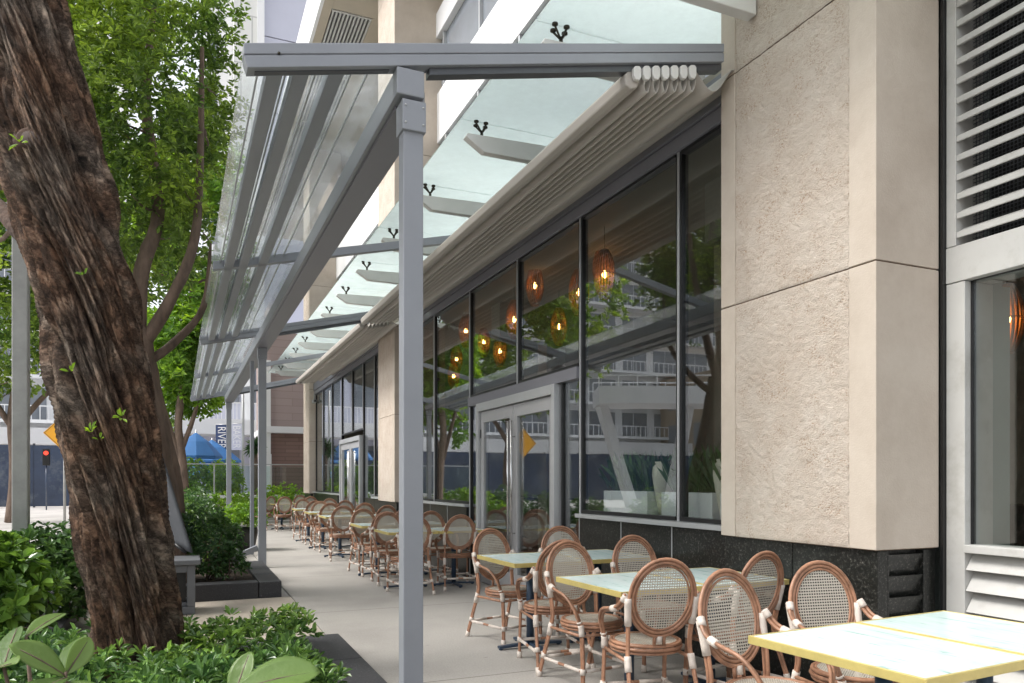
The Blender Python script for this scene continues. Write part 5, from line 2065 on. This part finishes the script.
# brick house at the end of the walk
bh = thing('brick_house', (6, 32, 0), 'pink tiled and brown brick building with a white ledge closing the walkway', 'building')
MB().box(2.95, 12, 32, 36, 0, 3.35).build('brick_wall', M['brick'], bh)
MB().box(2.95, 12, 31.97, 36, 3.62, 7.5).build('tiled_wall', M['pinktile'], bh)
MB().box(2.85, 12, 31.6, 36, 3.353, 3.617).build('ledge', M['white'], bh, bevel=0.01)
MB().box(2.98, 3.2, 31.9, 31.99, 1.9, 2.5).build('notice', M['white'], bh)
MB().box(2.90, 3.15, 31.7, 31.95, 0.0, 6.3).build('corner_post', M['far_white'], bh)

# raised terrace wall and railing
tr_ = MB().box(-3.0, 4.6, 28, 40, -0.1, 0.80).build('terrace', M['plaza'])
tag(tr_, kind='structure')
rg = thing('glass_railing', (0.8, 28.0, 0.8), 'glass balustrade with metal posts along the raised terrace', 'railing')
MB().box(-3.0, 4.7, 27.9, 28.2, 0.803, 0.90).build('coping', M['white'], rg)
for i in range(5):
    x = -2.9 + i * 1.9
    if i < 4:
        MB().box(x + 0.04, x + 1.86, 28.04, 28.055, 0.93, 1.93).build('glass_panel', M['railglass'], rg)
    MB().box(x - 0.025, x + 0.025, 28.02, 28.08, 0.9, 1.97).build('post', M['silver'], rg)
MB().box(-2.95, 4.75, 28.02, 28.08, 1.973, 2.01).build('handrail', M['silver'], rg)


# parasols
def parasol(x, y, z0, h, r_, label):
    o = thing('parasol', (x, y, z0), label, 'parasol', 'blue parasols on the terrace')
    n = 8
    vs = [(x, y, z0 + h)]
    for ring, (rr, zz) in enumerate(((0.5, 0.72), (1.0, 0.40))):
        for k in range(n * 2):
            a = 2 * PI * k / (n * 2)
            s_ = 1.0 if k % 2 == 0 else 0.94
            vs.append((x + r_ * rr * s_ * math.cos(a), y + r_ * rr * s_ * math.sin(a), z0 + h - (1.05 if rr == 1.0 else 0.42)))
    m2 = n * 2
    fs = [(0, 1 + k, 1 + (k + 1) % m2) for k in range(m2)] + [(1 + k, 1 + m2 + k, 1 + m2 + (k + 1) % m2, 1 + (k + 1) % m2) for k in range(m2)]
    # valance
    b_ = len(vs)
    for k in range(m2):
        q = vs[1 + m2 + k]
        vs.append((q[0], q[1], q[2] - 0.10))
    fs += [(1 + m2 + k, b_ + k, b_ + (k + 1) % m2, 1 + m2 + (k + 1) % m2) for k in range(m2)]
    c = MB().add(vs, fs).build('canopy', M['blue'], o)
    md = c.modifiers.new('thickness', 'SOLIDIFY')
    md.thickness = 0.01
    MB().tube([(x, y, z0), (x, y, z0 + h + 0.1)], 0.03, 8).build('pole', M['silver'], o)
    MB().lathe([(0.3, 0), (0.3, 0.06), (0.05, 0.1)], (x, y, z0), 16).build('base', M['steel_dk'], o)


p1 = at(196, 430, 33)
parasol(p1.x, p1.y, 0.8, 2.75, 1.1, 'large blue parasol in front, left of the banner')
p1 = at(212, 436, 38)
parasol(p1.x, p1.y, 0.8, 2.7, 1.4, 'blue parasol half hidden behind the large one')
p1 = at(204, 455, 39.5)
parasol(p1.x, p1.y, 0.0, 2.7, 1.0, 'small lower blue parasol under the others')


# banners with lettering
def banner(u, v0, v1, d, wpx, text, label, mat, tmat):
    a, b = at(u, v0, d), at(u, v1, d)
    wd = wpx * d / FPX
    o = thing('banner', (a.x, a.y, 0), label, 'banner', local=True)
    o.rotation_euler = (0, 0, -YAW)
    MB().box(-wd / 2, wd / 2, -0.01, 0.01, b.z, a.z).build('cloth', mat, o, off=(0, 0, 0))
    MB().tube([(wd / 2 + 0.08, 0, 0), (wd / 2 + 0.08, 0, a.z + 0.25)], 0.05, 10).build('pole', M['silver'], o, off=(0, 0, 0))
    MB().tube([(-wd / 2, 0, a.z + 0.02), (wd / 2 + 0.08, 0, a.z + 0.02)], 0.02, 8).build('bracket', M['silver'], o, off=(0, 0, 0))
    tc = bpy.data.curves.new('lettering', 'FONT')
    tc.body = text
    tc.size = wd * 1.0
    tc.extrude = 0.004
    tc.align_x = 'CENTER'
    tc.align_y = 'CENTER'
    tmp = bpy.data.objects.new('tmp', tc)
    COL.objects.link(tmp)
    dg = bpy.context.evaluated_depsgraph_get()
    me = bpy.data.meshes.new_from_object(tmp.evaluated_get(dg))
    bpy.data.objects.remove(tmp)
    me.materials.clear()
    me.materials.append(tmat)
    t_ = bpy.data.objects.new('lettering', me)
    COL.objects.link(t_)
    t_.parent = o
    t_.rotation_euler = (R(90), R(90), 0)
    sx_ = (a.z - b.z) * 0.86 / t_.dimensions.x
    t_.scale = (sx_, 1, 1)
    t_.location = (0, -0.016, (a.z + b.z) / 2)
    return o


banner(221.5, 425, 450, 38, 11.5, 'RIVER', 'navy banner with the white word RIVER running down it', M['bluebanner'], M['white'])
banner(236.5, 424, 450, 40, 11.0, 'BAKER', 'grey-blue banner with vertical white letters right of the RIVER banner', M['lav'], M['white'])


# people-high planting on the terrace
def palm(x, y, z, h, label):
    o = thing('palm', (x, y, z), label, 'palm')
    MB().tube([(x, y, z), (x + 0.03, y, z + h * 0.5), (x, y, z + h)], [0.11, 0.09, 0.08], 10).build('trunk', M['twig'], o)
    n = 160
    D = unit(RNG.normal(0, 1, (n, 3)) + np.array([0, 0, 0.1]))
    V, F = leaf_arrays(np.tile([x, y, z + h], (n, 1)), D, np.tile([0, 0, 1.0], (n, 1)) + RNG.normal(0, .2, (n, 3)), RNG.uniform(0.3, 0.55, n), np.full(n, 0.05))
    np_mesh('crown', V, F, M['leaf_shrub'], o)


palm(2.45, 30.5, 0.8, 1.9, 'shaggy palm beside the corner of the brick building')
q = unit(RNG.normal(0, 1, (300, 3)))
for (x, y, lb) in ((1.4, 31.5, 'bright green terrace shrub under the RIVER banner'), (0.2, 30.3, 'terrace shrub behind the glass railing below the parasols')):
    o = thing('terrace_shrub', (x, y, 0.8), lb, 'shrub')
    V, F = rosettes(q * np.array([0.7, 0.5, 0.85]) * RNG.uniform(.5, 1, (300, 1)) + np.array([x, y, 1.45]), q + np.array([0, 0, .5]), 6, 0.16, 0.07)
    np_mesh('foliage', V, F, M['leaf_y'], o)
    MB().tube([(x, y, 0.8), (x, y, 1.5)], 0.04, 6).build('stem', M['twig'], o)
# thin lamp post at far right of the banners
lp = at(243, 481, 30)
o = thing('lamp_post', (lp.x, lp.y, 0), 'thin pale pole right of the second banner', 'pole')
MB().tube([(lp.x, lp.y, 0), (lp.x, lp.y, 5.2)], 0.05, 10).build('shaft', M['silver'], o)
MB().lathe([(0.12, 0), (0.12, 0.05), (0.06, 0.2)], (lp.x, lp.y, 0), 12).build('base', M['silver'], o)

# yellow diamond warning sign
s_ = at(64, 433, 20)
sg = thing('warning_sign', (s_.x, s_.y, 0), 'yellow diamond road sign half hidden by the big trunk', 'sign', local=True)
sg.rotation_euler = (0, 0, -YAW * 0.4)
hh = 0.50
MB().add([(-hh, 0, s_.z), (0, 0, s_.z - hh), (hh, 0, s_.z), (0, 0, s_.z + hh), (-hh, 0.012, s_.z), (0, 0.012, s_.z - hh), (hh, 0.012, s_.z), (0, 0.012, s_.z + hh)],
         [(0, 1, 2, 3), (7, 6, 5, 4), (0, 4, 5, 1), (1, 5, 6, 2), (2, 6, 7, 3), (3, 7, 4, 0)]).build('plate', M['signyellow'], sg, off=(0, 0, 0))
h2, h3 = hh - 0.03, hh - 0.045
vs = [(-h2, 0, 0), (0, 0, -h2), (h2, 0, 0), (0, 0, h2), (-h3, 0, 0), (0, 0, -h3), (h3, 0, 0), (0, 0, h3)]
MB().add([(a, -0.003, c + s_.z) for a, b, c in vs], [(0, 1, 5, 4), (1, 2, 6, 5), (2, 3, 7, 6), (3, 0, 4, 7)]).build('border', M['black'], sg, off=(0, 0, 0))
MB().tube([(0, 0.05, 0), (0, 0.05, s_.z + 0.4)], 0.035, 8).build('post', M['pole'], sg, off=(0, 0, 0))
# traffic signal
t_ = at(46, 453, 36)
tg = thing('traffic_light', (t_.x, t_.y, 0), 'traffic light showing red in front of the navy hoarding', 'traffic light')
MB().box(t_.x - 0.15, t_.x + 0.15, t_.y, t_.y + 0.2, t_.z - 0.6, t_.z + 0.2).build('housing', M['black'], tg, bevel=0.02)
MB().tube([(t_.x, t_.y - 0.01, t_.z), (t_.x, t_.y - 0.03, t_.z)], 0.10, 16).build('red_lamp', M['redlamp'], tg)
MB().tube([(t_.x, t_.y + 0.1, 0), (t_.x, t_.y + 0.1, t_.z - 0.6)], 0.03, 8).build('pole', M['navy_board'], tg)

# overpass and street block that show mirrored in the shop windows
def vpt(u, v, D):
    p_ = at(u, v, D)
    return Vector((2 * XW - p_.x, p_.y, p_.z))


ov = thing('overpass', (-18, 33, 0), 'white elevated walkway on slanted columns, mirrored in the large window', 'bridge')
a, b = vpt(596, 407, 40), vpt(800, 407, 40)
dx = (b - a)
dx.z = 0
dx.normalize()
pz = Vector((0, 0, 1))
A_ = Vector((a.x, a.y, 0))
B_ = A_ + dx * 26
nrm = Vector((-dx.y, dx.x, 0))
dk = MB()
dk.bar(A_ + pz * 5.85, B_ + pz * 5.85, 3.0, 0.9)
dk.build('deck', M['white'], ov)
dk = MB()
for sgn in (-1, 1):
    o_ = nrm * 1.45 * sgn
    dk.bar(A_ + o_ + pz * 6.85, B_ + o_ + pz * 6.85, 0.06, 0.06)
    for i in range(27):
        q = A_ + dx * i + o_
        dk.bar(q + pz * 6.0, q + pz * 6.85, 0.05, 0.05, (0, 1, 0))
dk.build('railing', M['white'], ov)
dk = MB()
for i in range(5):
    q = A_ + dx * (1.5 + i * 6.5)
    dk.bar(q + pz * 5.4 - dx * 1.2, q + dx * 0.4, 0.5, 0.5, (0, 1, 0))
    dk.bar(q + pz * 5.4 + dx * 3.4, q + dx * 2.4, 0.5, 0.5, (0, 1, 0))
dk.build('slanted_column', M['white'], ov)
sb = thing('street_block', (-34, 20, 0), 'tan office block across the street, seen only as a reflection in the windows', 'building')
MB().box(-44, -34, -20, 60, 0, 11).build('wall', M['tan'], sb)
w_ = MB()
for k in range(3):
    for i in range(20):
        w_.box(-34.05, -33.98, -18 + i * 3.9, -15.4 + i * 3.9, 1.2 + k * 3.4, 3.2 + k * 3.4)
w_.build('window', M['far_glass'], sb)
# low slab across the street (second line in the mirror)
MB().box(-33.9, -30, -20, 60, 3.2, 3.7).build('street_canopy', M['far_white'], sb)
